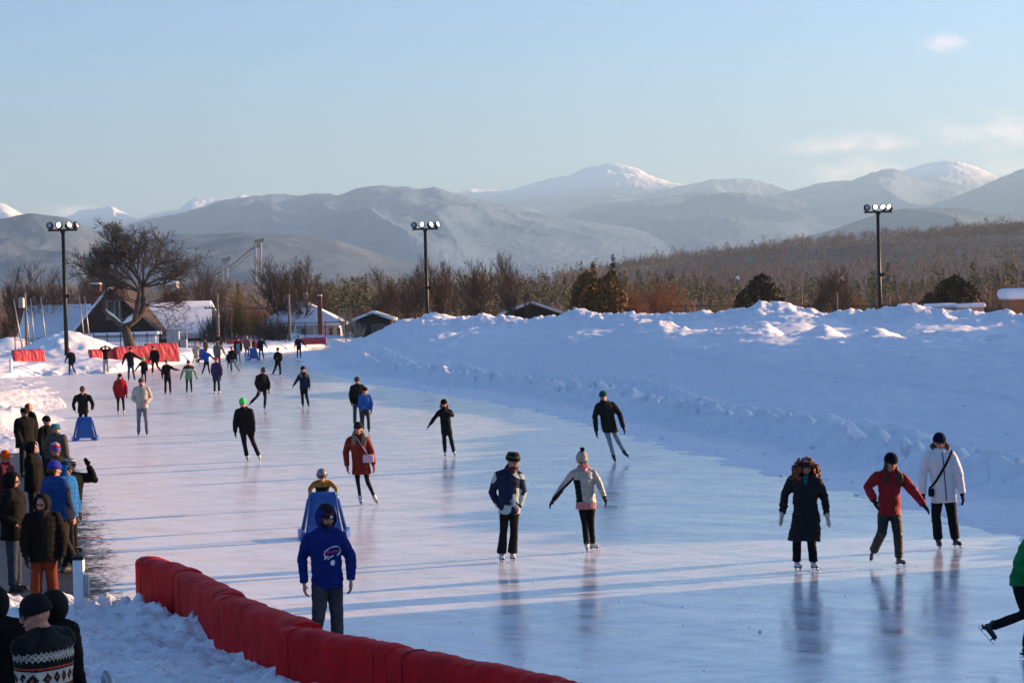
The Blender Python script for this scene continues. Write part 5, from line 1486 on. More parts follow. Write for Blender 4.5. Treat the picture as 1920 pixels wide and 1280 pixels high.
            lathe(prof, hd - Fh * .012 * Sh, mi=[1, 1, 0, 1, 1, 1]).build('hat', None, root, True, mats=[hm_, fabric((.02, .02, .02))])
        elif kind == 'headband':
            prof = [(.015, .090, .108), (.02, .098, .116), (.065, .098, .116), (.075, .088, .104)]
            lathe(prof, hd - Fh * .012 * Sh).build('headband', hm_, root, True)
        elif kind == 'cap':
            prof = [(.02, .086, .106), (.05, .087, .107), (.09, .078, .095), (.118, .045, .055), (.124, .01, .01)]
            mm = lathe(prof, hd - Fh * .012 * Sh); mm.ball(hp(0, .115, .028), (.07 * Sh, .06 * Sh, .008 * Sh), 10, rot=HQ); mm.build('hat', hm_, root, True)
        elif kind == 'helmet':
            mm = MB(); mm.ball(hp(0, -.015, .035), (.112 * Sh, .130 * Sh, .112 * Sh), 16, rot=HQ); mm.box(hp(0, -.05, -.03), (.19 * Sh, .13 * Sh, .10 * Sh), HQ); voxel(mm, 'helmet', .010 if Yd < 60 else .02, hm_, root, 3)
        elif kind == 'hatbrim':
            prof = [(.03, .13, .15), (.036, .13, .15), (.04, .092, .11), (.10, .085, .10), (.125, .06, .075), (.12, .02, .02)]
            lathe(prof, hd - Fh * .012 * Sh).build('hat', hm_, root, True)
    if opt_gog := (hat and len(hat) > 2 and hat[2].get('goggles')):
        mm = MB(); mm.ball(hp(0, .105, .012), (.070 * Sh, .028 * Sh, .038 * Sh), 10, rot=HQ); mm.build('goggles', M_SHADES, root, True)
        mm = MB(); mm.tube([hp(math.sin(t) * .112, math.cos(t) * .128, .012) for t in np.linspace(0, 2 * math.pi, 17)], .009, 5, cap=False); mm.build('goggle_strap', M_BLACK, root, True)
    if shades and Yd < 115:
        mm = MB()
        for s in (-1, 1):
            mm.ball(hp(.031 * s, .090, .004), (.029 * Sh, .009 * Sh, .020 * Sh), 10, rot=HQ); mm.tube([hp(.056 * s, .084, .01), hp(.078 * s, .02, .008)], .004, 4)
        mm.tube([hp(-.02, .098, .012), hp(.02, .098, .012)], .004, 4); mm.build('sunglasses', M_SHADES, root, True)
    if beard: mm = MB(); mm.ball(hp(0, .048, -.078), (.052 * Sh, .050 * Sh, .042 * Sh), 10, rot=HQ); mm.ball(hp(0, .094, -.047), (.024 * Sh, .006 * Sh, .006 * Sh), 8, rot=HQ); voxel(mm, 'beard', .009, HAIR[beard], root, 1, lambda c: .003 * vnoise(c[:, 0] * 90, c[:, 2] * 90))
    if hair:
        hk, hcol = hair; mm = MB(); hmname = 'hair'
        if hk == 'short': mm.ball(hp(0, -.022, .020), (.080 * Sh, .094 * Sh, .100 * Sh), 12, rot=HQ)
        elif hk == 'back': mm.ball(hp(0, -.035, .0), (.082 * Sh, .085 * Sh, .100 * Sh), 12, rot=HQ)
        elif hk == 'long':
            mm.ball(hp(0, -.03, -.0), (.086 * Sh, .086 * Sh, .100 * Sh), 12, rot=HQ)
            for s in (-1, 1):
                for q in range(8):
                    q = q * .5
                    a0 = hp(.070 * s, .012 - .015 * q, -.01); a1 = hp((.085 + .008 * q) * s, .03, -.11); a2 = sm + (Vector((math.cos(ty), math.sin(ty), 0)) * (.065 + .024 * q + rnd.uniform(-.01, .01)) * s + fw * .125 - U * (.0 + rnd.random() * .04)) * S; a3 = a2 + (fw * .03 - U * (.09 + rnd.random() * .08) + Vector((math.cos(ty), math.sin(ty), 0)) * rnd.uniform(-.02, .02)) * S
                    mm.tube([a0, a1, a2, a3], [.015 * Sh, .018 * Sh, .015 * Sh, .004 * Sh], 7)
        elif hk == 'curly':
            for q in range(640):
                v = Vector((rnd.gauss(0, 1), rnd.gauss(0, 1), rnd.gauss(0, 1))).normalized()
                rr = rnd.uniform(.9, 1.15); down = rnd.random() ** 1.3
                x, y, z = v.x * .165 * rr * (1 + .3 * down), v.y * .13 * rr - .02, v.z * .13 * rr - .01 - down * .20
                if y > .02 and abs(x) < .078 and z < .075 and z > -.30: continue
                mm.ball(hp(x, y, z), rnd.uniform(.012, .027) * Sh, 6)
        voxel(mm, hmname, .010 if Yd < 60 else .02, HAIR[hcol], root, 0 if hk == 'curly' else 1, lambda c: .006 * vnoise(c[:, 0] * 60 + c[:, 1] * 30, c[:, 2] * 25 + c[:, 0] * 20))
    if scarf: mm = MB(); mm.tube([nk + Vector((math.cos(t) * .075, math.sin(t) * .075, .0 + .012 * math.sin(t + yr))) * S for t in np.linspace(0, 2 * math.pi, 13)], .034 * S, 8); mm.ball(nk + fw * .075 * S - U * .055 * S, .045 * S, 8); voxel(mm, 'scarf', lod * .8, fabric(scarf, .9), root, 1, clothfold(5, .006))
    if fur:
        mm = MB(); cr = nk + U * .03 * S
        for q in range(60):
            t = rnd.uniform(-.15, math.pi + .15) + yr; c_ = cr + Vector((math.cos(t) * .115, math.sin(t) * .105, rnd.gauss(0, .015) + .03 * math.sin(t - yr))) * S; mm.ball(c_, rnd.uniform(.024, .038) * S, 6)
        voxel(mm, 'fur_collar', lod * .8, fabric(fur, 1, scale=40, b=.6), root, 0, lambda c: .006 * vnoise(c[:, 0] * 70, c[:, 2] * 70 + c[:, 1] * 40))
    if hoodup:
        hc = hoodup; mm = MB(); n, rr = 18, 12; cen = hp(0, -.010, .000); hs = 1.0
        for sh_, rev in ((1.0, False), (.86, True)):
            k = len(mm.v)
            for i in range(rr):
                ph = R(52) + (math.pi - R(52)) * i / (rr - 1)
                for j in range(n):
                    a = 2 * math.pi * j / n; v = HQ @ Vector((math.sin(ph) * math.cos(a) * .118 * sh_, math.cos(ph) * .135 * sh_, math.sin(ph) * math.sin(a) * .142 * sh_ - .006)); mm.v.append(tuple(cen + v * Sh * hs))
            for i in range(rr - 1):
                for j in range(n):
                    q = (k + i * n + j, k + i * n + (j + 1) % n, k + (i + 1) * n + (j + 1) % n, k + (i + 1) * n + j); mm.f.append(q if not rev else q[::-1]); mm.m.append(0)
        for j in range(n): mm.f.append((j, rr * n + j, rr * n + (j + 1) % n, (j + 1) % n)); mm.m.append(0)
        ho = mm.build('hood', hc if hasattr(hc, 'node_tree') else fabric(hc), root, True)
        sb_ = ho.modifiers.new('s', 'SUBSURF'); sb_.levels = sb_.render_levels = 1
    if Yd < 78 and not jk.get('nozip') and jo is not None:
        cc = jk['c'] if not hasattr(jk['c'], 'node_tree') else (.02, .02, .02)
        try:
            a_ = Vector((sm.x, sm.y, nk.z - .02 * H)); b_ = Vector((low.x, low.y, hemz + .01 * H))
            if 'zip' not in [c_.name.split('.')[0] for c_ in root.children] and not scarf: ribbon(root, jo, 'zip', [a_, b_], .0045, fabric(tuple(min(1, x * .5 + .012) for x in cc)), fw, off=.000)
            for s_ in (-1, 1):
                if J and 'pocket' in J: continue
                w_ = Vector((math.cos(yr), math.sin(yr), 0)) * s_
                p0 = L(.72) + w_ * .075 * S; ribbon(root, jo, 'pocket_seam', [p0 + w_ * .02 * S + U * .03 * S, p0 - U * .05 * S], .004, fabric(tuple(x * .45 for x in cc)), fw, off=-.001, n=8)
        except Exception: pass
    if extra: extra(root, P, H, S, jo, hp, HQ, Fh, Uh, fw, Yd)
    PEOPLE.append(root)
    return root

from mathutils.bvhtree import BVHTree
def decal(root, jo, name, pts2, material, fw, org, ex=Vector((1, 0, 0)), ez=Vector((0, 0, 1)), off=.004, sub=2):
    """flat shape laid on the cloth: pts2 in metres right/up of org, projected along -fw"""
    bm = bmesh.new(); vs = [bm.verts.new(org + ex * x + ez * z + fw * .5) for x, z in pts2]
    f = bm.faces.new(vs); bmesh.ops.triangulate(bm, faces=[f])
    for _ in range(sub): bmesh.ops.subdivide_edges(bm, edges=[e for e in bm.edges if e.calc_length() > .02], cuts=1)
    bmesh.ops.triangulate(bm, faces=bm.faces)
    bv = BVHTree.FromPolygons([v.co.copy() for v in jo.data.vertices], [tuple(p.vertices) for p in jo.data.polygons])
    for v in bm.verts:
        h = bv.ray_cast(v.co, -fw)
        if h[0] is not None: v.co = h[0] + fw * off
        else: v.co = v.co - fw * .38
    me = bpy.data.meshes.new(name); bm.to_mesh(me); bm.free(); me.materials.append(material)
    o = bpy.data.objects.new(name, me); COL.objects.link(o); o.parent = root
    return o
def ribbon(root, jo, name, pts, w, material, fw, off=.008, n=24, top=True):
    """strap laid on the front of the cloth along a path"""
    bv = BVHTree.FromPolygons([v.co.copy() for v in jo.data.vertices], [tuple(p.vertices) for p in jo.data.polygons])
    P_ = [Vector(p) for p in pts]; out = []
    for k in range(n + 1):
        t = k / n * (len(P_) - 1); i = min(int(t), len(P_) - 2); p = P_[i].lerp(P_[i + 1], t - i)
        h = bv.ray_cast(p + fw * .6, -fw); out.append((h[0] + fw * off) if h[0] is not None and (h[0] - p).length < .35 else p)
    m = MB(); m.tube(out, [(.004, w)] * len(out) if False else w, 5); o = m.build(name, material, root, True)
    return o
SK = 'skaters on the ice'
SP = 'spectators beside the ice'
BLK = (.016, .016, .018); NAVY = (.012, .020, .055); CHAR = (.03, .03, .034)

def emblem(root, P, H, S, jo, hp, HQ, Fh, Uh, fw, Yd):
    c = (P['sa'] + P['sb']) / 2 - Vector((0, 0, .17 * S)) + Vector((.045, 0, 0))
    W = mat('white_print', (.75, .75, .78), .6, .05); Rd = mat('red_print', (.55, .04, .04), .6, .05); B = fabric((.010, .022, .16), .85)
    ex = Vector((-fw.y, fw.x, 0)).normalized()
    body = [(-.095, -.02), (-.075, .015), (-.03, .045), (.02, .062), (.065, .058), (.10, .03), (.105, -.005), (.09, -.035), (.06, -.045), (.035, -.03), (.01, -.045), (-.02, -.06), (-.05, -.085), (-.055, -.055), (-.085, -.09), (-.08, -.05)]
    k = 1.05 * S
    decal(root, jo, 'emblem_outline', [(x * k, z * k) for x, z in body], W, fw, c, ex, off=.004)
    inner = [(-.082, -.018), (-.07, .008), (-.03, .034), (.02, .051), (.062, .047), (.09, .024), (.094, -.004), (.082, -.026), (.06, -.034), (.035, -.018), (.005, -.034), (-.03, -.052), (-.045, -.045), (-.07, -.045)]
    decal(root, jo, 'emblem_body', [(x * k, z * k) for x, z in inner], B, fw, c, ex, off=.0065)
    streak = [(-.098, -.022), (.09, .012), (.094, -.004), (-.005, -.018), (-.10, -.036)]
    decal(root, jo, 'emblem_streak', [(x * k, z * k + .012) for x, z in streak], Rd, fw, c, ex, off=.009)
    crest = [(-.022, .018), (-.008, .03), (.008, .024), (.022, .03), (.026, .0), (.016, -.026), (-.016, -.026), (-.028, -.004)]
    decal(root, jo, 'emblem_crest', [(x * S + .005, z * S - .125 * S) for x, z in crest], W, fw, c, ex, off=.004)
    pk = c - Vector((.04, 0, .27 * S))
    decal(root, jo, 'front_pocket', [(x * S, z * S) for x, z in [(-.13, -.07), (-.085, .06), (.085, .06), (.13, -.07), (.12, -.09), (-.12, -.09)]], B, fw, pk, ex, off=.009)
    # hat badge
    m = MB(); m.tube([hp(0.005, .112, .038), hp(.005, .122, .038)], .017, 12); m.build('hat_badge', W, root)

def zipper(col=(.3, .3, .3), w=.006, frm=.83, to=.5, dx=0.0):
    def f(root, P, H, S, jo, hp, HQ, Fh, Uh, fw, Yd):
        sm = (P['sa'] + P['sb']) / 2; hm = (P['ha'] + P['hb']) / 2
        a = Vector((sm.x + dx * S, sm.y, frm * H)); b = Vector((hm.x + dx * S, hm.y, to * H))
        ribbon(root, jo, 'zip', [a, b], w, fabric(col), fw, off=.001)
    return f
def many(*fs):
    def f(*a):
        for q in fs: q(*a)
    return f
def bagstrap(bagname, label, sx, hipx, zb, bagc, strapc, size=(.24, .07, .17), wst=.014, back=False):
    def f(root, P, H, S, jo, hp, HQ, Fh, Uh, fw, Yd):
        sm = (P['sa'] + P['sb']) / 2
        a = Vector((sx * S, sm.y, sm.z + .05 * S)); b = Vector((hipx * S, sm.y, zb * H + size[2] * .4))
        # the bag is a thing of its own
        M = root.matrix_world if False else Matrix.Translation(root.location) @ Matrix.Rotation(root.rotation_euler.z, 4, 'Z')
        r2 = empty(bagname, M @ Vector((hipx * S, sm.y, zb * H)), root.rotation_euler.z); tag(r2, label, 'bag')
        off = Vector((hipx * S, sm.y, zb * H))
        bv = BVHTree.FromPolygons([v.co.copy() for v in jo.data.vertices], [tuple(p.vertices) for p in jo.data.polygons])
        h = bv.ray_cast(Vector((hipx * S, sm.y, zb * H)) + fw * .6, -fw); dy = ((h[0] - off).dot(fw) if h[0] is not None else .1) + size[1] * .5
        m = MB(); m.box(fw * dy, size, Matrix.Rotation(math.atan2(-fw.x, -fw.y) * -1, 3, 'Z')); m.build('pouch', bagc, r2, bevel=.02)
        m = MB(); m.box(fw * (dy + size[1] * .5 + .002) + Vector((0, 0, size[2] * .12)), (size[0] * .8, .008, size[2] * .5), Matrix.Rotation(math.atan2(-fw.x, -fw.y) * -1, 3, 'Z')); m.build('flap', bagc, r2, bevel=.003)
        o = ribbon(r2, jo, 'strap', [a, a.lerp(b, .5), b], wst, strapc, fw, off=.004)
        for v in o.data.vertices: v.co = v.co - off
    return f

# ------------------------------------------------------------- near skaters
def camo(c, w):
    qx = w[:, 0] * .8 + w[:, 2] * .6; qz = w[:, 2] * .8 - w[:, 0] * .6 + w[:, 1] * .5; n = vnoise(qx * 6 + 3, qz * 5 + 8) + .35 * vnoise(qx * 15, qz * 13); low = .35 * sstep(.66, .56, c[:, 2]) + .3 * sstep(.09, .15, np.abs(c[:, 0] - .02)) * sstep(.62, .68, c[:, 2])
    return np.where(n + low > .42, 1, 0)
def silver(c, w):
    side = (c[:, 0] < -.075 + .10 * (.70 - c[:, 2])) & (c[:, 0] > -.15) & (c[:, 2] < .72)
    arm = (c[:, 0] <= -.14) & (c[:, 2] < .715 + .95 * (c[:, 0] + .18))
    return np.where(side | arm, 1, 0)

person('bearded man in royal blue hoodie and grey trousers walking behind the red pads', (618, 1240), 943, yaw=16, hy=24, pitch=14, jacket=dict(c=fabric((.010, .022, .16), .85, scale=14), hem=.47, arm=1.0, amp=.011, nozip=1), pants=(.055, .056, .065), legr=(.090, .076, .068),
    boots='hockey', hat=('beanie', (.03, .03, .034), dict(bands=[(.35, .03, .03), (.6, .6, .62)], mi=[2, 0, 1, 0, 0, 0, 0, 0])), hoodup=fabric((.010, .022, .16), .85, scale=14), gloves=None, beard='dark', group=SK, bulk=1.04, extra=emblem, curl=.6,
    J={'sa': (-.115, .795, .01), 'sb': (.095, .80, .0), 'ea': (-.155, .65, .03), 'wa': (-.145, .50, -.02), 'eb': (.155, .655, .0), 'wb': (.148, .51, -.04), 'ka': (-.06, .29, -.06), 'kb': (.055, .27, .02), 'fa': (-.115, .09, .06), 'fb': (.05, .075, -.04), 'hd': (.005, .925, -.01)})
person('woman in a rust red quilted coat with black leggings and a crossbody bag', (690, 946), 790, yaw=8, hy=0, pitch=2, jacket=dict(c=(.20, .022, .015), hem=.37, puff=.006, flare=1.12, arm=1.05), pants=(.014, .014, .016), legr=(.068, .048, .036),
    boots='white', hat=('beanie', (.03, .028, .028), {}), hair=('long', 'blond'), gloves=(.32, .09, .10), fur=None, group=SK, bulk=1.08,
    J={'hd': (-.09, .925), 'nk': (-.09, .86), 'sa': (-.20, .80, .0), 'sb': (.0, .80, 0), 'ea': (-.25, .64, .02), 'wa': (-.235, .47, -.02), 'eb': (.06, .64, 0), 'wb': (.08, .48, -.02), 'ha': (-.13, .51), 'hb': (-.02, .51), 'ka': (-.115, .29), 'kb': (.0, .29), 'fa': (-.09, .08), 'fb': (.085, .09)},
    extra=bagstrap('shoulder_bag', 'pale lilac flowered crossbody bag worn over the rust red coat', -.24, .02, .56, mat('lilac_fabric', (.50, .44, .52), .8, .4, 22, c2=(.62, .30, .40)), mat('lilac_strap', (.30, .30, .48), .8, .1)))
person('child in mustard and black jacket and grey helmet, pushing the front blue aid', (606, 985), 878, yaw=5, pitch=22, jacket=dict(c=fabric((.36, .19, .025), .7), hem=.44, paint=lambda c, w: np.where((c[:, 2] < .69) & (np.abs(c[:, 0]) < .15), 1, 0), pc=[BLK]), pants=BLK, boots='black',
    hat=('helmet', mat('marbled_grey_helmet', (.20, .20, .22), .3, .5, 24, spec=.6), dict(goggles=1)), gloves=(.28, .42, .03), group=SK, bulk=1.15, headscale=1.1, wid=1.15,
    J={'hd': (.0, .90, -.06), 'nk': (.0, .81, -.03), 'sa': (-.13, .77), 'sb': (.13, .77), 'ea': (-.21, .66, -.06), 'wa': (-.215, .57, -.2), 'eb': (.22, .67, -.06), 'wb': (.255, .61, -.2)})
person('man in a black parka with a neon green beanie, gliding forward', (470, 864), 745, yaw=-6, hy=-10, jacket=dict(c=BLK, hem=.43, arm=1.1), pants=(.028, .024, .022), boots='white', hat=('beanie', (.05, .75, .10), dict(tall=1.05)), shades=True, group=SK, bulk=1.14, scarf=(.02, .02, .02),
    J={'hd': (-.10, .92), 'nk': (-.08, .85), 'sa': (-.185, .80), 'sb': (.02, .80), 'ea': (-.225, .63), 'wa': (-.225, .46), 'eb': (.05, .63), 'wb': (.06, .46), 'ha': (-.12, .5), 'hb': (-.01, .5), 'ka': (-.09, .28), 'kb': (.05, .29), 'fa': (-.055, .075), 'fb': (.135, .09)})
person('grey bearded man in black jacket, dark helmet and tan mittens, pushing off', (494, 768), 688, yaw=12, hy=20, pitch=14, jacket=dict(c=(.012, .012, .016), hem=.44), pants=(.02, .024, .034), boots='black', hat=('helmet', mat('dark_helmet', (.02, .03, .03), .35, .5, 12, spec=.5)), gloves=(.24, .15, .06), mitten=True, beard='grey', group=SK, bulk=1.1,
    J={'hd': (.03, .925), 'nk': (.0, .85), 'sa': (-.12, .80), 'sb': (.09, .80), 'ea': (-.16, .62), 'wa': (-.10, .46, -.06), 'eb': (.15, .62), 'wb': (.14, .46), 'ha': (-.06, .5), 'hb': (.04, .5), 'ka': (-.14, .32, .05), 'kb': (.05, .28), 'fa': (-.29, .17, .12), 'fb': (.03, .075)})
person('blond woman in navy jacket and dark trousers with one arm held out', (574, 764), 686, yaw=5, pitch=5, jacket=dict(c=NAVY, hem=.45), pants=BLK, boots='black', hat=('beanie', (.015, .015, .02), {}), hair=('long', 'blond'), gloves=(.03, .07, .09), group=SK, bulk=1.05,
    J={'hd': (-.05, .925), 'nk': (-.045, .86), 'sa': (-.14, .79), 'sb': (.05, .79), 'ea': (-.20, .67), 'wa': (-.28, .55), 'ha': (-.09, .5), 'hb': (.01, .5), 'ka': (-.085, .28), 'kb': (.02, .28), 'fa': (-.075, .07), 'fb': (.06, .075), 'wb': (.095, .5), 'eb': (.085, .64)})
person('skater in black with a dark red cap, hands together at the chest, leaning right', (519, 708), 651, yaw=0, pitch=10, jacket=dict(c=BLK, hem=.45), pants=BLK, boots='white', hat=('beanie', (.12, .02, .025), {}), group=SK, bulk=1.08, gloves=None,
    J={'hd': (.06, .92), 'nk': (.055, .85), 'sa': (-.04, .79), 'sb': (.16, .79), 'ea': (-.07, .64), 'wa': (.02, .63, -.12), 'eb': (.18, .62), 'wb': (.14, .53, -.1), 'ha': (.0, .5), 'hb': (.10, .5), 'ka': (-.05, .29), 'kb': (.12, .28), 'fa': (-.14, .10), 'fb': (.12, .075)})
person('tall man in a dark jacket and olive beanie close behind a child in blue', (672, 800), 706, yaw=6, pitch=14, jacket=dict(c=(.016, .015, .017), hem=.46), pants=(.05, .075, .10), boots='black', hat=('beanie', (.085, .06, .035), {}), beard='brown', group=SK, bulk=1.16)
person('boy in bright blue anorak and black hat, in front of the tall man', (686, 812), 725, yaw=4, pitch=8, jacket=dict(c=(.035, .13, .42), hem=.50), pants=(.055, .045, .045), boots='black', hat=('beanie', BLK, dict(w=1.1)), scarf=(.45, .32, .30), group=SK, bulk=1.05, J={'wa': (.0, .52, -.13), 'ea': (-.12, .62, -.04)})
person('woman in a long black coat with a rosy fur collar and dark green trousers', (841, 856), 748, yaw=8, pitch=6, jacket=dict(c=BLK, hem=.40, flare=1.02), pants=(.02, .045, .022), legr=(.085, .066, .058), boots='white', hat=('beanie', (.012, .012, .012), {}), fur=(.42, .16, .10), group=SK, bulk=1.02,
    J={'hd': (-.055, .925), 'nk': (-.05, .86), 'sa': (-.14, .80), 'sb': (.05, .80), 'ea': (-.225, .68), 'wa': (-.31, .57), 'eb': (.09, .72, -.1), 'wb': (.0, .79, -.18), 'ha': (-.075, .5), 'hb': (.02, .5), 'fa': (-.06, .075), 'fb': (.10, .085), 'ka': (-.065, .28), 'kb': (.055, .29)}, scarf=(.02, .02, .02))
person('man in dark olive parka, pale jeans and green beanie, gliding near the snow bank', (1160, 866), 732, yaw=10, hy=2, pitch=6, jacket=dict(c=(.034, .028, .020), hem=.42, arm=1.08, nozip=1), pants=(.34, .38, .42), legr=(.075, .058, .046), boots='hockey', hat=('beanie', (.010, .085, .055), {}), beard='brown', hooddown=True, group=SK, bulk=1.14,
    J={'hd': (-.195, .93), 'nk': (-.18, .86), 'sa': (-.27, .81), 'sb': (-.06, .82), 'ea': (-.315, .65), 'wa': (-.30, .44), 'eb': (.03, .67), 'wb': (.08, .48), 'ha': (-.18, .50), 'hb': (-.07, .51), 'ka': (-.115, .28), 'kb': (-.005, .30), 'fa': (-.065, .09, -.04), 'fb': (.085, .13, .04)}, toe=((8, -4), (24, -12)), extra=zipper((.09, .08, .06)))
person('woman in navy and pale green patterned jacket, green fleece hat and flared trousers', (952, 1053), 847, yaw=12, hy=30, pitch=10, jacket=dict(c=NAVY, hem=.44, paint=camo, pc=[(.42, .52, .50)], arm=1.02, nozip=1), pants=(.022, .020, .020), legr=(.080, .064, .078), boots='white', hat=('fleece', (.13, .16, .09)), hair=('short', 'grey'), gloves=None, hooddown=True, fine=.0075, scarf=(.08, .02, .025), group=SK, bulk=1.08,
    J={'hd': (.075, .925), 'nk': (.06, .855), 'sa': (-.07, .81), 'sb': (.125, .80), 'ea': (-.125, .63, .04), 'wa': (-.06, .50, .0), 'eb': (.155, .62, .03), 'wb': (.115, .50, -.02), 'ha': (-.02, .5), 'hb': (.08, .5), 'ka': (-.03, .28), 'kb': (.065, .28), 'fa': (-.055, .075), 'fb': (.045, .08)}, extra=zipper((.02, .03, .06), dx=.01))
person('woman in silver quilted jacket over pink with a leopard spotted pompom hat', (1106, 1034), 845, yaw=12, hy=14, pitch=16, jacket=dict(c=mat('silver_quilt', (.40, .375, .34), .38, .3, 14, .4, .01, metal=.25), hem=.485, puff=.005, paint=silver, pc=[BLK], arm=.9, hemband=((.48, .22, .23), .055)), pants=BLK, legr=(.075, .060, .052), boots='white',
    hat=('beanie', mat('leopard_knit', (.62, .55, .47), .95, .9, 55, .3, .01, c2=(.015, .012, .012)), dict(tall=1.12, pom=(.01, .01, .01))), scarf=(.50, .20, .21), shades=True, fine=.0075, group=SK, bulk=1.04,
    J={'hd': (-.055, .915), 'nk': (-.045, .845), 'sa': (-.15, .795), 'sb': (.055, .795), 'ea': (-.245, .66, .04), 'wa': (-.345, .525, .0), 'eb': (.115, .66, .0), 'wb': (.155, .545, -.05), 'ha': (-.075, .5), 'hb': (.025, .5), 'ka': (-.04, .28), 'kb': (.02, .29), 'fa': (-.03, .075), 'fb': (.03, .095, .05)}, toe=((4, 0), (38, 0)))
person('woman in long black coat with curly auburn hair, sunglasses and cream mittens', (1509, 1070), 854, yaw=-4, hy=12, pitch=6, jacket=dict(c=mat('black_wool', (.010, .010, .012), .9, .3, 10, .3, .01), hem=.265, flare=1.3, amp=.016), pants=BLK, legr=(.088, .072, .068), boots='white', hat=('headband', (.045, .03, .02)), hair=('curly', 'auburn'), shades=True, gloves=(.55, .48, .38), mitten=True, extra=lambda root, P, H, S, jo, hp, HQ, Fh, Uh, fw, Yd: decal(root, jo, 'teal_top', [(-.04, .03), (.04, .03), (.025, -.07), (.0, -.12), (-.025, -.07)], fabric((.01, .13, .13)), fw, P['nk'] - Vector((0, 0, .06)), off=.006), group=SK, bulk=1.16,
    J={'hd': (.03, .915), 'nk': (.03, .85), 'sa': (-.085, .81), 'sb': (.13, .80), 'ea': (-.155, .66, .03), 'wa': (-.185, .49, -.02), 'eb': (.175, .66, .02), 'wb': (.205, .475, -.02), 'ha': (-.03, .5), 'hb': (.08, .5), 'ka': (-.06, .28), 'kb': (.06, .28), 'fa': (-.065, .075), 'fb': (.075, .08)}, toe=((22, 0), (22, 0)))
person('woman in red jacket, quilted black trousers and black hat, striding to the right', (1672, 1062), 847, yaw=22, hy=28, pitch=18, jacket=dict(c=mat('red_softshell', (.30, .008, .012), .75, .3, 8, .3, .01), hem=.455, amp=.011, arm=1.1), pants=mat('black_quilt', (.014, .016, .016), .55, .3, 22, .9, .02), legr=(.095, .078, .068), boots='grey', hat=('beanie', (.013, .012, .016), {}), hair=('long', 'brown'), gloves=(.028, .029, .033), group=SK, bulk=1.05,
    J={'hd': (.015, .925, -.08), 'nk': (.0, .85, -.05), 'sa': (-.11, .81), 'sb': (.11, .79), 'ea': (-.19, .70, -.04), 'wa': (-.135, .585, -.12), 'eb': (.20, .655, -.02), 'wb': (.285, .545, -.08), 'ha': (-.06, .5), 'hb': (.045, .5), 'ka': (-.075, .31, -.05), 'kb': (.06, .28, -.02), 'fa': (-.155, .125, .12), 'fb': (.065, .08, -.02)}, toe=((-8, -28), (34, 0)), curl=.25)
person('woman in a white parka with black trousers, dark beanie and sunglasses, rightmost full figure', (1773, 1028), 810, yaw=10, hy=14, pitch=8, jacket=dict(c=mat('white_nylon', (.66, .64, .66), .6, .1, 8, .3, .01), hem=.40, puff=.004, flare=1.0, arm=1.08, nozip=1), pants=BLK, legr=(.092, .076, .070), boots='hockey', hat=('beanie', (.012, .012, .03), {}), shades=True, fur=(.11, .075, .06), gloves=BLK, group=SK, bulk=1.10,
    J={'hd': (-.03, .925), 'nk': (-.03, .86), 'sa': (-.13, .81), 'sb': (.07, .815), 'ea': (-.18, .65), 'wa': (-.18, .47), 'eb': (.125, .65), 'wb': (.15, .47), 'ha': (-.06, .5), 'hb': (.045, .5), 'ka': (-.075, .28), 'kb': (.06, .28), 'fa': (-.06, .085), 'fb': (.085, .09)},
    toe=((10, 0), (28, 0)), extra=many(zipper((.01, .012, .03), .009, dx=.02, to=.42), bagstrap('shoulder_bag', 'small black crossbody bag on a wide strap over the white parka', .13, -.22, .49, fabric(BLK), fabric((.012, .012, .013)), size=(.09, .08, .13), wst=.02)))
person('skater in green top cut off by the right edge, one leg kicked back', (1917, 1236), 1000, stature=1.70, yaw=70, hy=80, pitch=20, jacket=dict(c=(.012, .20, .055), hem=.50, amp=.011), pants=BLK, legr=(.088, .068, .055), boots='hockey', hat=('beanie', (.02, .02, .03), {}), gloves=BLK, group=SK,
    J={'hd': (.20, .90, -.02), 'nk': (.15, .83, 0), 'sa': (.05, .80, -.1), 'sb': (.14, .79, .09), 'ea': (-.02, .64, -.14), 'wa': (.10, .56, -.18), 'ha': (-.01, .53, -.05), 'hb': (.03, .53, .05), 'ka': (.02, .31, -.05), 'fa': (-.20, .225, -.04), 'kb': (.06, .30, .04), 'fb': (.03, .085, .03)}, toe=((96, -52), (80, 0)))

# ------------------------------------------------------------- middle distance
person('woman in a bright red parka with a black fur hood and white skates', (227, 778), 700, yaw=4, pitch=10, jacket=dict(c=(.36, .012, .016), hem=.42, flare=1.08), pants=(.014, .015, .022), legr=(.075, .055, .045), boots='white', hat=('beanie', (.02, .02, .02), {}), fur=(.015, .013, .013), gloves=(.10, .03, .04), mitten=True, group=SK, bulk=1.18)
person('bearded man in a cream hoodie and light jeans, hands in the front pocket', (268, 817), 707, yaw=-4, hy=-6, pitch=0, jacket=dict(c=(.50, .44, .38), hem=.475, amp=.010), pants=(.19, .22, .27), legr=(.082, .062, .052), boots='hockey', hat=('beanie', (.10, .085, .075), {}), beard='brown', gloves=BLK, hooddown=True, group=SK, bulk=1.08,
    J={'pocket': 'ab', 'ea': (-.15, .63, .04), 'wa': (-.05, .57, -.09), 'eb': (.15, .63, .04), 'wb': (.06, .57, -.09), 'hd': (.0, .92)})
person('man in a dark jacket bending over the far left blue skating aid', (157, 812), 733, yaw=0, pitch=28, jacket=dict(c=(.018, .016, .016), hem=.44), pants=BLK, boots='black', hat=('beanie', (.12, .07, .05), dict(tall=1.2)), gloves=None, hooddown=True, group=SK, bulk=1.2, stature=1.62,
    J={'hd': (.0, .93, -.14), 'nk': (.0, .86, -.08), 'sa': (-.15, .80, -.04), 'sb': (.15, .80, -.04), 'ea': (-.20, .62, -.06), 'wa': (-.17, .50, -.16), 'eb': (.21, .62, -.06), 'wb': (.19, .50, -.16)})
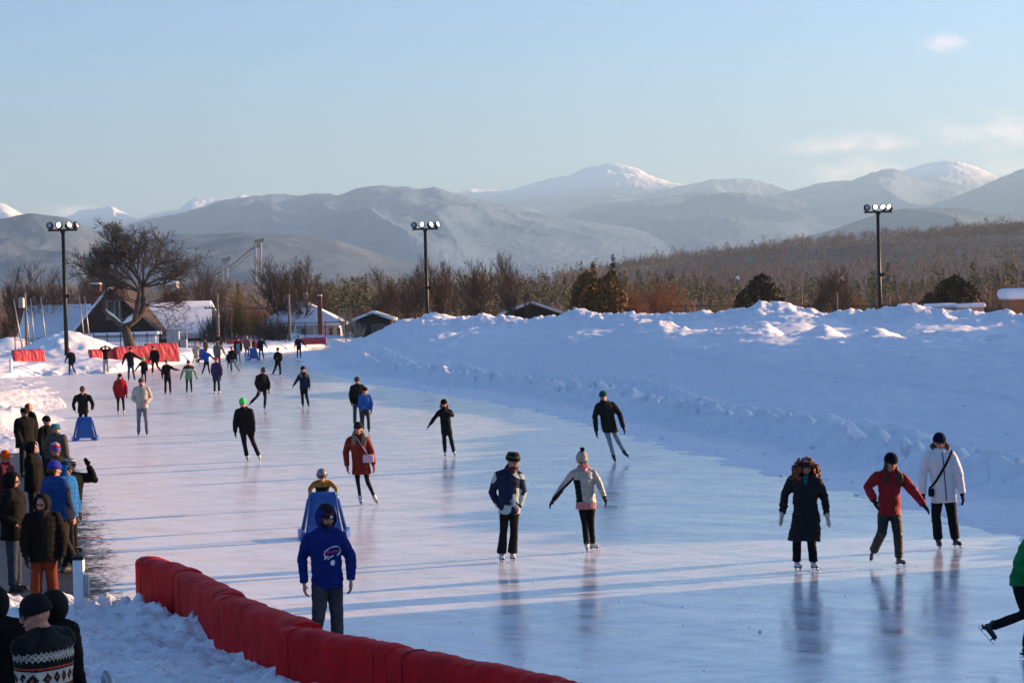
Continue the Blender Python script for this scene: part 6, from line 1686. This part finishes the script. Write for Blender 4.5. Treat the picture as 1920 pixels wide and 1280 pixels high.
person('skater in a navy coat with a pink hat in front of the snow mound', (134, 703), 653, yaw=5, jacket=dict(c=(.012, .014, .03), hem=.42), pants=(.03, .045, .07), boots='black', hat=('beanie', (.45, .10, .12), {}), group=SK, bulk=1.1, J={'hd': (-.06, .925), 'fb': (.15, .085), 'kb': (.06, .29), 'wa': (-.22, .52), 'ea': (-.16, .66)})
person('man in black with both hands on his head and light grey trousers', (199, 700), 647, yaw=0, jacket=dict(c=BLK, hem=.50), pants=(.40, .38, .36), legr=(.09, .07, .06), boots='black', hat=('cap', BLK), gloves=None, group=SK, J={'ea': (-.17, .90, -.03), 'wa': (-.05, .95, -.06), 'eb': (.17, .90, -.03), 'wb': (.05, .95, -.06), 'hd': (0, .935)})
person('man in a dark jacket and blue jeans with arms spread, holding on to a child', (246, 714), 650, yaw=6, jacket=dict(c=(.022, .021, .020), hem=.44), pants=(.06, .10, .16), boots='black', hat=('cap', BLK), group=SK, bulk=1.1, J={'ea': (-.19, .66), 'wa': (-.24, .50), 'eb': (.18, .70), 'wb': (.33, .62), 'sa': (-.14, .80), 'sb': (.09, .80), 'fb': (.10, .085)})
person('child in black with a neon green pompom hat holding the man in jeans', (270, 719), 670, yaw=0, pitch=14, jacket=dict(c=(.015, .016, .018), hem=.42), pants=BLK, boots='black', hat=('beanie', (.10, .75, .22), dict(tall=1.1, pom=(.10, .75, .22))), gloves=(.25, .03, .05), group=SK, bulk=1.15, J={'ea': (-.22, .64), 'wa': (-.33, .50)})
person('man in a dark jacket leaning left with legs apart in front of the red pads', (291, 703), 648, yaw=-6, jacket=dict(c=(.018, .016, .02), hem=.46), pants=BLK, boots='white', hat=('beanie', (.14, .09, .09), {}), group=SK, bulk=1.14, J={'hd': (-.05, .925), 'kb': (.08, .30), 'fb': (.21, .12), 'wa': (-.19, .48), 'ka': (-.08, .29), 'fa': (-.08, .075)})
person('skater in black with a sea green beanie and one arm stretched right', (315, 740), 673, yaw=0, jacket=dict(c=(.016, .016, .018), hem=.45), pants=(.02, .018, .02), boots='black', hat=('beanie', (.10, .26, .17), {}), gloves=(.09, .02, .045), group=SK, J={'sb': (.08, .81), 'eb': (.17, .72), 'wb': (.29, .69), 'hd': (-.02, .925)})
person('girl in a pale green and brown ski jacket with a purple hat', (355, 738), 675, yaw=0, jacket=dict(c=fabric((.24, .40, .17), .7), hem=.44, flare=1.12, paint=lambda c, w: np.where(c[:, 2] > .735, 1, np.where(c[:, 2] > .70, 2, 0)), pc=[(.07, .035, .025), (.6, .6, .55)]), pants=(.022, .018, .018), legr=(.075, .058, .05), boots='black', hat=('beanie', (.08, .03, .22), {}), group=SK, bulk=1.12, J={'ea': (-.19, .64), 'wa': (-.24, .48), 'eb': (.19, .64), 'wb': (.23, .48)})
person('skater in a long purple quilted coat with a pink red hat, seen from the side', (407, 739), 669, yaw=150, hy=160, jacket=dict(c=(.045, .035, .10), hem=.36, puff=.006, flare=1.1), pants=(.018, .014, .014), boots='white', hat=('beanie', (.45, .03, .06), dict(w=1.15)), gloves=(.35, .33, .33), group=SK, bulk=1.12)
person('skater in a bright blue jacket with arms out and a dark red cap', (388, 703), 653, yaw=0, jacket=dict(c=(.022, .09, .42), hem=.50), pants=(.012, .013, .02), boots='black', hat=('beanie', (.13, .025, .03), {}), group=SK, bulk=1.06, J={'ea': (-.18, .72), 'wa': (-.28, .72), 'eb': (.19, .68), 'wb': (.30, .60), 'ka': (-.09, .30), 'fa': (-.17, .09), 'kb': (.07, .29), 'fb': (.10, .075)})
person('skater in a long cream coat with a pale pink hat', (369, 683), 640, yaw=0, jacket=dict(c=(.52, .47, .38), hem=.24, flare=1.15), pants=BLK, boots='black', hat=('beanie', (.50, .16, .13), {}), group=SK, bulk=1.12, J={'fa': (-.17, .10), 'ka': (-.10, .29), 'eb': (.16, .69), 'wb': (.26, .66)})
person('skater in a loose grey brown hooded top behind the one in blue', (409, 690), 638, yaw=0, jacket=dict(c=(.17, .16, .14), hem=.44), pants=(.025, .03, .05), boots='black', hoodup=(.17, .16, .14), group=SK, bulk=1.2, J={'eb': (.19, .67), 'wb': (.25, .50)})
person('skater in black with a pink hat and grey trousers, legs wide apart', (437, 698), 649, yaw=6, jacket=dict(c=(.014, .014, .018), hem=.50), pants=(.20, .22, .26), boots='black', hat=('beanie', (.55, .10, .12), {}), gloves=None, group=SK, J={'hd': (-.03, .925), 'ka': (-.06, .29), 'fa': (-.05, .08), 'kb': (.10, .30), 'fb': (.24, .09), 'wa': (.0, .62, -.1), 'ea': (-.13, .65)})
person('small child with a hot pink hat half hidden behind the skater with legs apart', (430, 692), 651, yaw=0, stature=1.25, jacket=dict(c=(.016, .016, .02), hem=.44), pants=BLK, boots='black', hat=('beanie', (.65, .06, .16), {}), group=SK)
person('skater with a maroon scarf and a pale blue vest over grey trousers', (447, 681), 632, yaw=4, jacket=dict(c=(.02, .018, .022), hem=.46, paint=lambda c, w: np.where((np.abs(c[:, 0]) < .07) & (c[:, 2] < .74) & (c[:, 1] < .0), 1, 0), pc=[(.22, .34, .44)]), pants=(.25, .25, .28), boots='black', hat=('beanie', (.12, .02, .03), {}), scarf=(.12, .015, .03), group=SK, bulk=1.12)
person('skater in a tan jacket and grey trousers beside the far blue skating aid', (464, 672), 629, yaw=0, jacket=dict(c=(.20, .14, .10), hem=.46), pants=(.10, .11, .13), boots='black', hat=('beanie', (.35, .33, .32), {}), group=SK, J={'fa': (-.10, .08), 'fb': (.05, .08)})
person('person in maroon leaning on the far blue skating aid', (478, 673), 633, yaw=30, jacket=dict(c=(.09, .018, .025), hem=.44), pants=BLK, boots='black', hat=('beanie', (.09, .03, .03), {}), group=SK)
person('person in navy pushing along beside the far blue skating aid', (490, 674), 631, yaw=0, pitch=20, jacket=dict(c=(.012, .015, .03), hem=.46), pants=(.012, .014, .022), boots='black', hat=('cap', BLK), group=SK, bulk=1.12, J={'eb': (.18, .68), 'wb': (.26, .53), 'fb': (.10, .08)})
person('skater in navy leaning right, half hidden by the left end of the snow bank', (561, 672), 628, yaw=8, jacket=dict(c=(.010, .016, .045), hem=.44), pants=(.012, .014, .022), boots='black', hat=('cap', (.10, .05, .05)), group=SK, bulk=1.15, J={'ea': (-.15, .66), 'wa': (-.17, .52), 'eb': (.20, .68), 'wb': (.28, .55)})
person('person with a red hat standing in the snow behind the rink by the railing', (411, 668), 624, yaw=20, jacket=dict(c=(.02, .02, .025), hem=.44), pants=BLK, boots='darkshoe', hat=('beanie', (.38, .025, .03), {}), group=SK)
person('person in dark olive bending over a blue skating aid beyond the cream coat', (386, 672), 634, yaw=50, pitch=30, jacket=dict(c=(.045, .036, .022), hem=.44), pants=BLK, boots='black', hat=('beanie', (.03, .03, .03), {}), group=SK, bulk=1.3, J={'hd': (-.03, .93, -.08)})

# ------------------------------------------------------------- skating aids
M_AID = mat('blue_plastic', (.012, .085, .34), .38, .12, 3, .05, .01, spec=.5)
def aid(px, py, h, label, yaw=0):
    g = gnd(px, py); root = empty('skating_aid', g, R(yaw) - math.atan2(g.x, g.y)); tag(root, label, 'skating aid', 'blue skating aids')
    k = h / .85
    def sheet(pts, th, nm, nx=1, par=root, bev=.018):
        m = MB(); m.prism([Vector(p) * k for p in pts], Vector((0, th * k, 0))); return m.build(nm, M_AID, par, bevel=bev * k)
    # sloping front panel, narrow at the top; arched opening at the foot
    y0, y1 = -.10, .10
    m = MB()
    fr = [(-.34, y0, .02), (-.22, y0 + .17, .84), (.22, y0 + .17, .84), (.34, y0, .02), (.24, y0 + .005, .02), (.19, y0 + .02, .10), (-.19, y0 + .02, .10), (-.24, y0 + .005, .02)]
    m.prism([Vector(p) * k for p in fr], Vector((0, .035, 0)) * k); panel = m.build('panel', M_AID, root, bevel=.008 * k)
    m = MB(); q = [(-.265, y0 - .012 + .045, .30), (-.19, y0 + .145 - .012, .78), (.19, y0 + .145 - .012, .78), (.265, y0 + .045 - .012, .30)]
    e = Vector((0, 0, 0))
    pts = [Vector(p) * k for p in q]; m.tube(pts + [pts[0]], .010 * k, 6); m.build('raised_rim', M_AID, panel, True)
    for s in (-1, 1):
        m = MB(); m.tube([Vector((s * .335, y0 + .01, .03)) * k, Vector((s * .218, y0 + .175, .84)) * k], .024 * k, 8); m.build('edge_rail', M_AID, panel, True)
        m = MB(); m.prism([Vector(p) * k for p in [(s * .33, -.14, .0), (s * .33, -.14, .14), (s * .40, .55, .16), (s * .40, .55, .0)]], Vector((s * .10, 0, 0)) * k); m.build('runner', M_AID, root, bevel=.02 * k)
        m = MB(); m.tube([Vector((s * .23, y0 + .20, .80)) * k, Vector((s * .28, .28, .70)) * k, Vector((s * .40, .46, .12)) * k], [.034 * k, .034 * k, .04 * k], 8); m.build('strut', M_AID, root, True)
    m = MB(); m.tube([Vector((-.26, .17, .80)) * k, Vector((-.22, .10, .85)) * k, Vector((.22, .10, .85)) * k, Vector((.26, .17, .80)) * k], .026 * k, 8); m.build('handle', M_AID, root, True)
    return root
aid(160, 826, .76, 'blue plastic skating aid at the far left pushed by a man in a dark jacket')
aid(608, 1010, .82, 'front blue plastic skating aid pushed by a child, behind the man in the blue hoodie')
aid(476, 675, .95, 'blue skating aid at the far bend between a tan and a navy skater', 15)
aid(380, 678, .95, 'blue skating aid at the far bend behind the cream coat', 10)

# ------------------------------------------------------------- spectators on the matting
def spec(label, hx, top, st, **kw):
    kw['bulk'] = kw.get('bulk', 1) + .18; j = kw.get('jacket', {})
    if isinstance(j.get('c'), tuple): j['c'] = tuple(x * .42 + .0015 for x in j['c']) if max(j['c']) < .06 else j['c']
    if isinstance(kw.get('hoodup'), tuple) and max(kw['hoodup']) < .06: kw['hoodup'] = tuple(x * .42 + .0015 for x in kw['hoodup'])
    kw.setdefault('boots', 'darkshoe'); kw.setdefault('group', SP)
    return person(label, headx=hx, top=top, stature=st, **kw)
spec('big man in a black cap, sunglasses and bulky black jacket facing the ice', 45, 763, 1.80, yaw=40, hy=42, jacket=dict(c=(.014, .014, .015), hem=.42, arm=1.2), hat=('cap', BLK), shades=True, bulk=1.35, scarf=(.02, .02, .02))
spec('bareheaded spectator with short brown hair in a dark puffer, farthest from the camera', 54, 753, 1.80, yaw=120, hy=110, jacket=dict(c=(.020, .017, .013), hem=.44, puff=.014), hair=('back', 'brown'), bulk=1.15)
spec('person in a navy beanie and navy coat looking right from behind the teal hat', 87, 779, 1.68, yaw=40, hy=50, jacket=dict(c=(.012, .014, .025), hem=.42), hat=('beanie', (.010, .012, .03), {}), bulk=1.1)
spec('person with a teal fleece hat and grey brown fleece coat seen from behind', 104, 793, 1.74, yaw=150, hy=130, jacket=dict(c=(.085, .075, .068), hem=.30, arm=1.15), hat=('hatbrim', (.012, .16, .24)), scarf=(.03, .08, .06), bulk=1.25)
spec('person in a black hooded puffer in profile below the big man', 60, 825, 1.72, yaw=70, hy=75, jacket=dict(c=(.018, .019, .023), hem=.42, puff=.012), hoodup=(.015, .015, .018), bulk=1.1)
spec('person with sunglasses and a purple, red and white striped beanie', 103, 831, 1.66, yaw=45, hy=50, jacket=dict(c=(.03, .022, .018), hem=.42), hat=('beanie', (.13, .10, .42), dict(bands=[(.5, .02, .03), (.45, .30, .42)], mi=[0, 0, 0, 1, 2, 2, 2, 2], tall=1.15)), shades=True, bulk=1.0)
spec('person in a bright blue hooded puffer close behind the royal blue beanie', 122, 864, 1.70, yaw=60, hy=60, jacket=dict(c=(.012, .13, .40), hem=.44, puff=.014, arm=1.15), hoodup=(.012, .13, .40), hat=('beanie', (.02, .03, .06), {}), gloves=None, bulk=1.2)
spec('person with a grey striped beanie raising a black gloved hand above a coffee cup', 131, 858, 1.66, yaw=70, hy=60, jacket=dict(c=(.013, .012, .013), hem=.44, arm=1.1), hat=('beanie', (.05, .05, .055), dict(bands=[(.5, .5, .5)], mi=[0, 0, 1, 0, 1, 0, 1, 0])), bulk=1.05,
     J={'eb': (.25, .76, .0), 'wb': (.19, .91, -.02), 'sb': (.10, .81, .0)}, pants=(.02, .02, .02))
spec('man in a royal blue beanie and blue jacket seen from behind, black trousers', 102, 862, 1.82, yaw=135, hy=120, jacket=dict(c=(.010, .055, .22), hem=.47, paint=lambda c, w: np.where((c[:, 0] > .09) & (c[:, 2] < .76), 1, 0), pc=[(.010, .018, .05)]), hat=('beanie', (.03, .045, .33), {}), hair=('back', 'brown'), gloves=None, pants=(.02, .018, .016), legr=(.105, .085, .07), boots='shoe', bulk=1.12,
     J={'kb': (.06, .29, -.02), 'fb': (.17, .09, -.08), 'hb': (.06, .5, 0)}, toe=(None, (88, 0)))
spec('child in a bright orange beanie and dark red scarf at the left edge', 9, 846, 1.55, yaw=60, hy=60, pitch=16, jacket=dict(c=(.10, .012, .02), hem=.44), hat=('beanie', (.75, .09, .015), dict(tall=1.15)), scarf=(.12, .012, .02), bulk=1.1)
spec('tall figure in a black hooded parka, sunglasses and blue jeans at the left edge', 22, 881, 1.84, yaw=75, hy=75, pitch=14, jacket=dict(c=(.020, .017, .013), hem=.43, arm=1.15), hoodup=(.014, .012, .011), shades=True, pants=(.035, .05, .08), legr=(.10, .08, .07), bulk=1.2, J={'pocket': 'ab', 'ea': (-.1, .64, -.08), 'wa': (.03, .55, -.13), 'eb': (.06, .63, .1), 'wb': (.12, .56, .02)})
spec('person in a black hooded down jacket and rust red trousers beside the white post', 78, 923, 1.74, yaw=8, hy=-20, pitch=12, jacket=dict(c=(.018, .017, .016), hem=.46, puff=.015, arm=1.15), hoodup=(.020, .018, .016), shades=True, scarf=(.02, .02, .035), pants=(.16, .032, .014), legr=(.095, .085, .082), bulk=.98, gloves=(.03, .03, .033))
def sweater_paint(c, w):
    z = c[:, 2]; a = np.arctan2(c[:, 1], c[:, 0]); u = a * 1.1
    zz = .735 + .020 * np.abs(((u * 5.0) % 1) - .5) * 2
    zig = (np.abs(z - zz) < .005) | (np.abs(z - zz - .016) < .004) | (np.abs(z - (.765 - .02 * np.abs(((u * 5.0) % 1) - .5) * 2)) < .005)
    red = (np.abs(z - .705) < .0035) | (np.abs(z - .628) < .0035)
    band = (z < .695) & (z > .635)
    t = (u * 2.2) % 1 - .5; dia = np.abs(t) * 2.0 * .5 + np.abs(z - .665) / .033 * .55
    blk = band & (dia < .42); core = band & (dia < .13)
    return np.where(core, 2, np.where(blk, 0, np.where(band, 1, np.where(red, 2, np.where(zig, 1, 0)))))
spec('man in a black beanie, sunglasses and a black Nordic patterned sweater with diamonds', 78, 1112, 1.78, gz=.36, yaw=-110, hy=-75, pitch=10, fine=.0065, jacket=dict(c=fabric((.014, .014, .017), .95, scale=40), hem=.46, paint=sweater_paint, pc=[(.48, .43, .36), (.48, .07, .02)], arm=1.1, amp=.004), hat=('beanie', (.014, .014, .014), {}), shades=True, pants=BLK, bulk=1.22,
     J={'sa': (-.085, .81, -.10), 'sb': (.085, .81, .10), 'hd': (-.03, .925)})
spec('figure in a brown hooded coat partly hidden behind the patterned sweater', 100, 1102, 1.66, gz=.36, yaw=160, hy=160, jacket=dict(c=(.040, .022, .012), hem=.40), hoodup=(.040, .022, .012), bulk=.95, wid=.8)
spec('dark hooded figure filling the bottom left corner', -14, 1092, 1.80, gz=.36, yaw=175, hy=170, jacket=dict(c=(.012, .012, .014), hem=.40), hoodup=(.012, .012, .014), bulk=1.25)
def cup():
    p = at(140, 890, 40.0); p.z += 0
    root = empty('coffee_cup', p - Vector((0, 0, .06))); tag(root, 'white paper coffee cup held up among the spectators', 'cup')
    m = MB(); m.tube([(0, 0, 0), (0, 0, .11)], [.030, .042], 12); m.build('cup_body', mat('white_paper', (.7, .68, .66), .7, .05), root, True)
    m = MB(); m.tube([(0, 0, .11), (0, 0, .122), (0, 0, .124)], [.044, .043, .03], 12); m.build('lid', mat('white_lid', (.6, .6, .6), .4, .05), root, True)
cup()
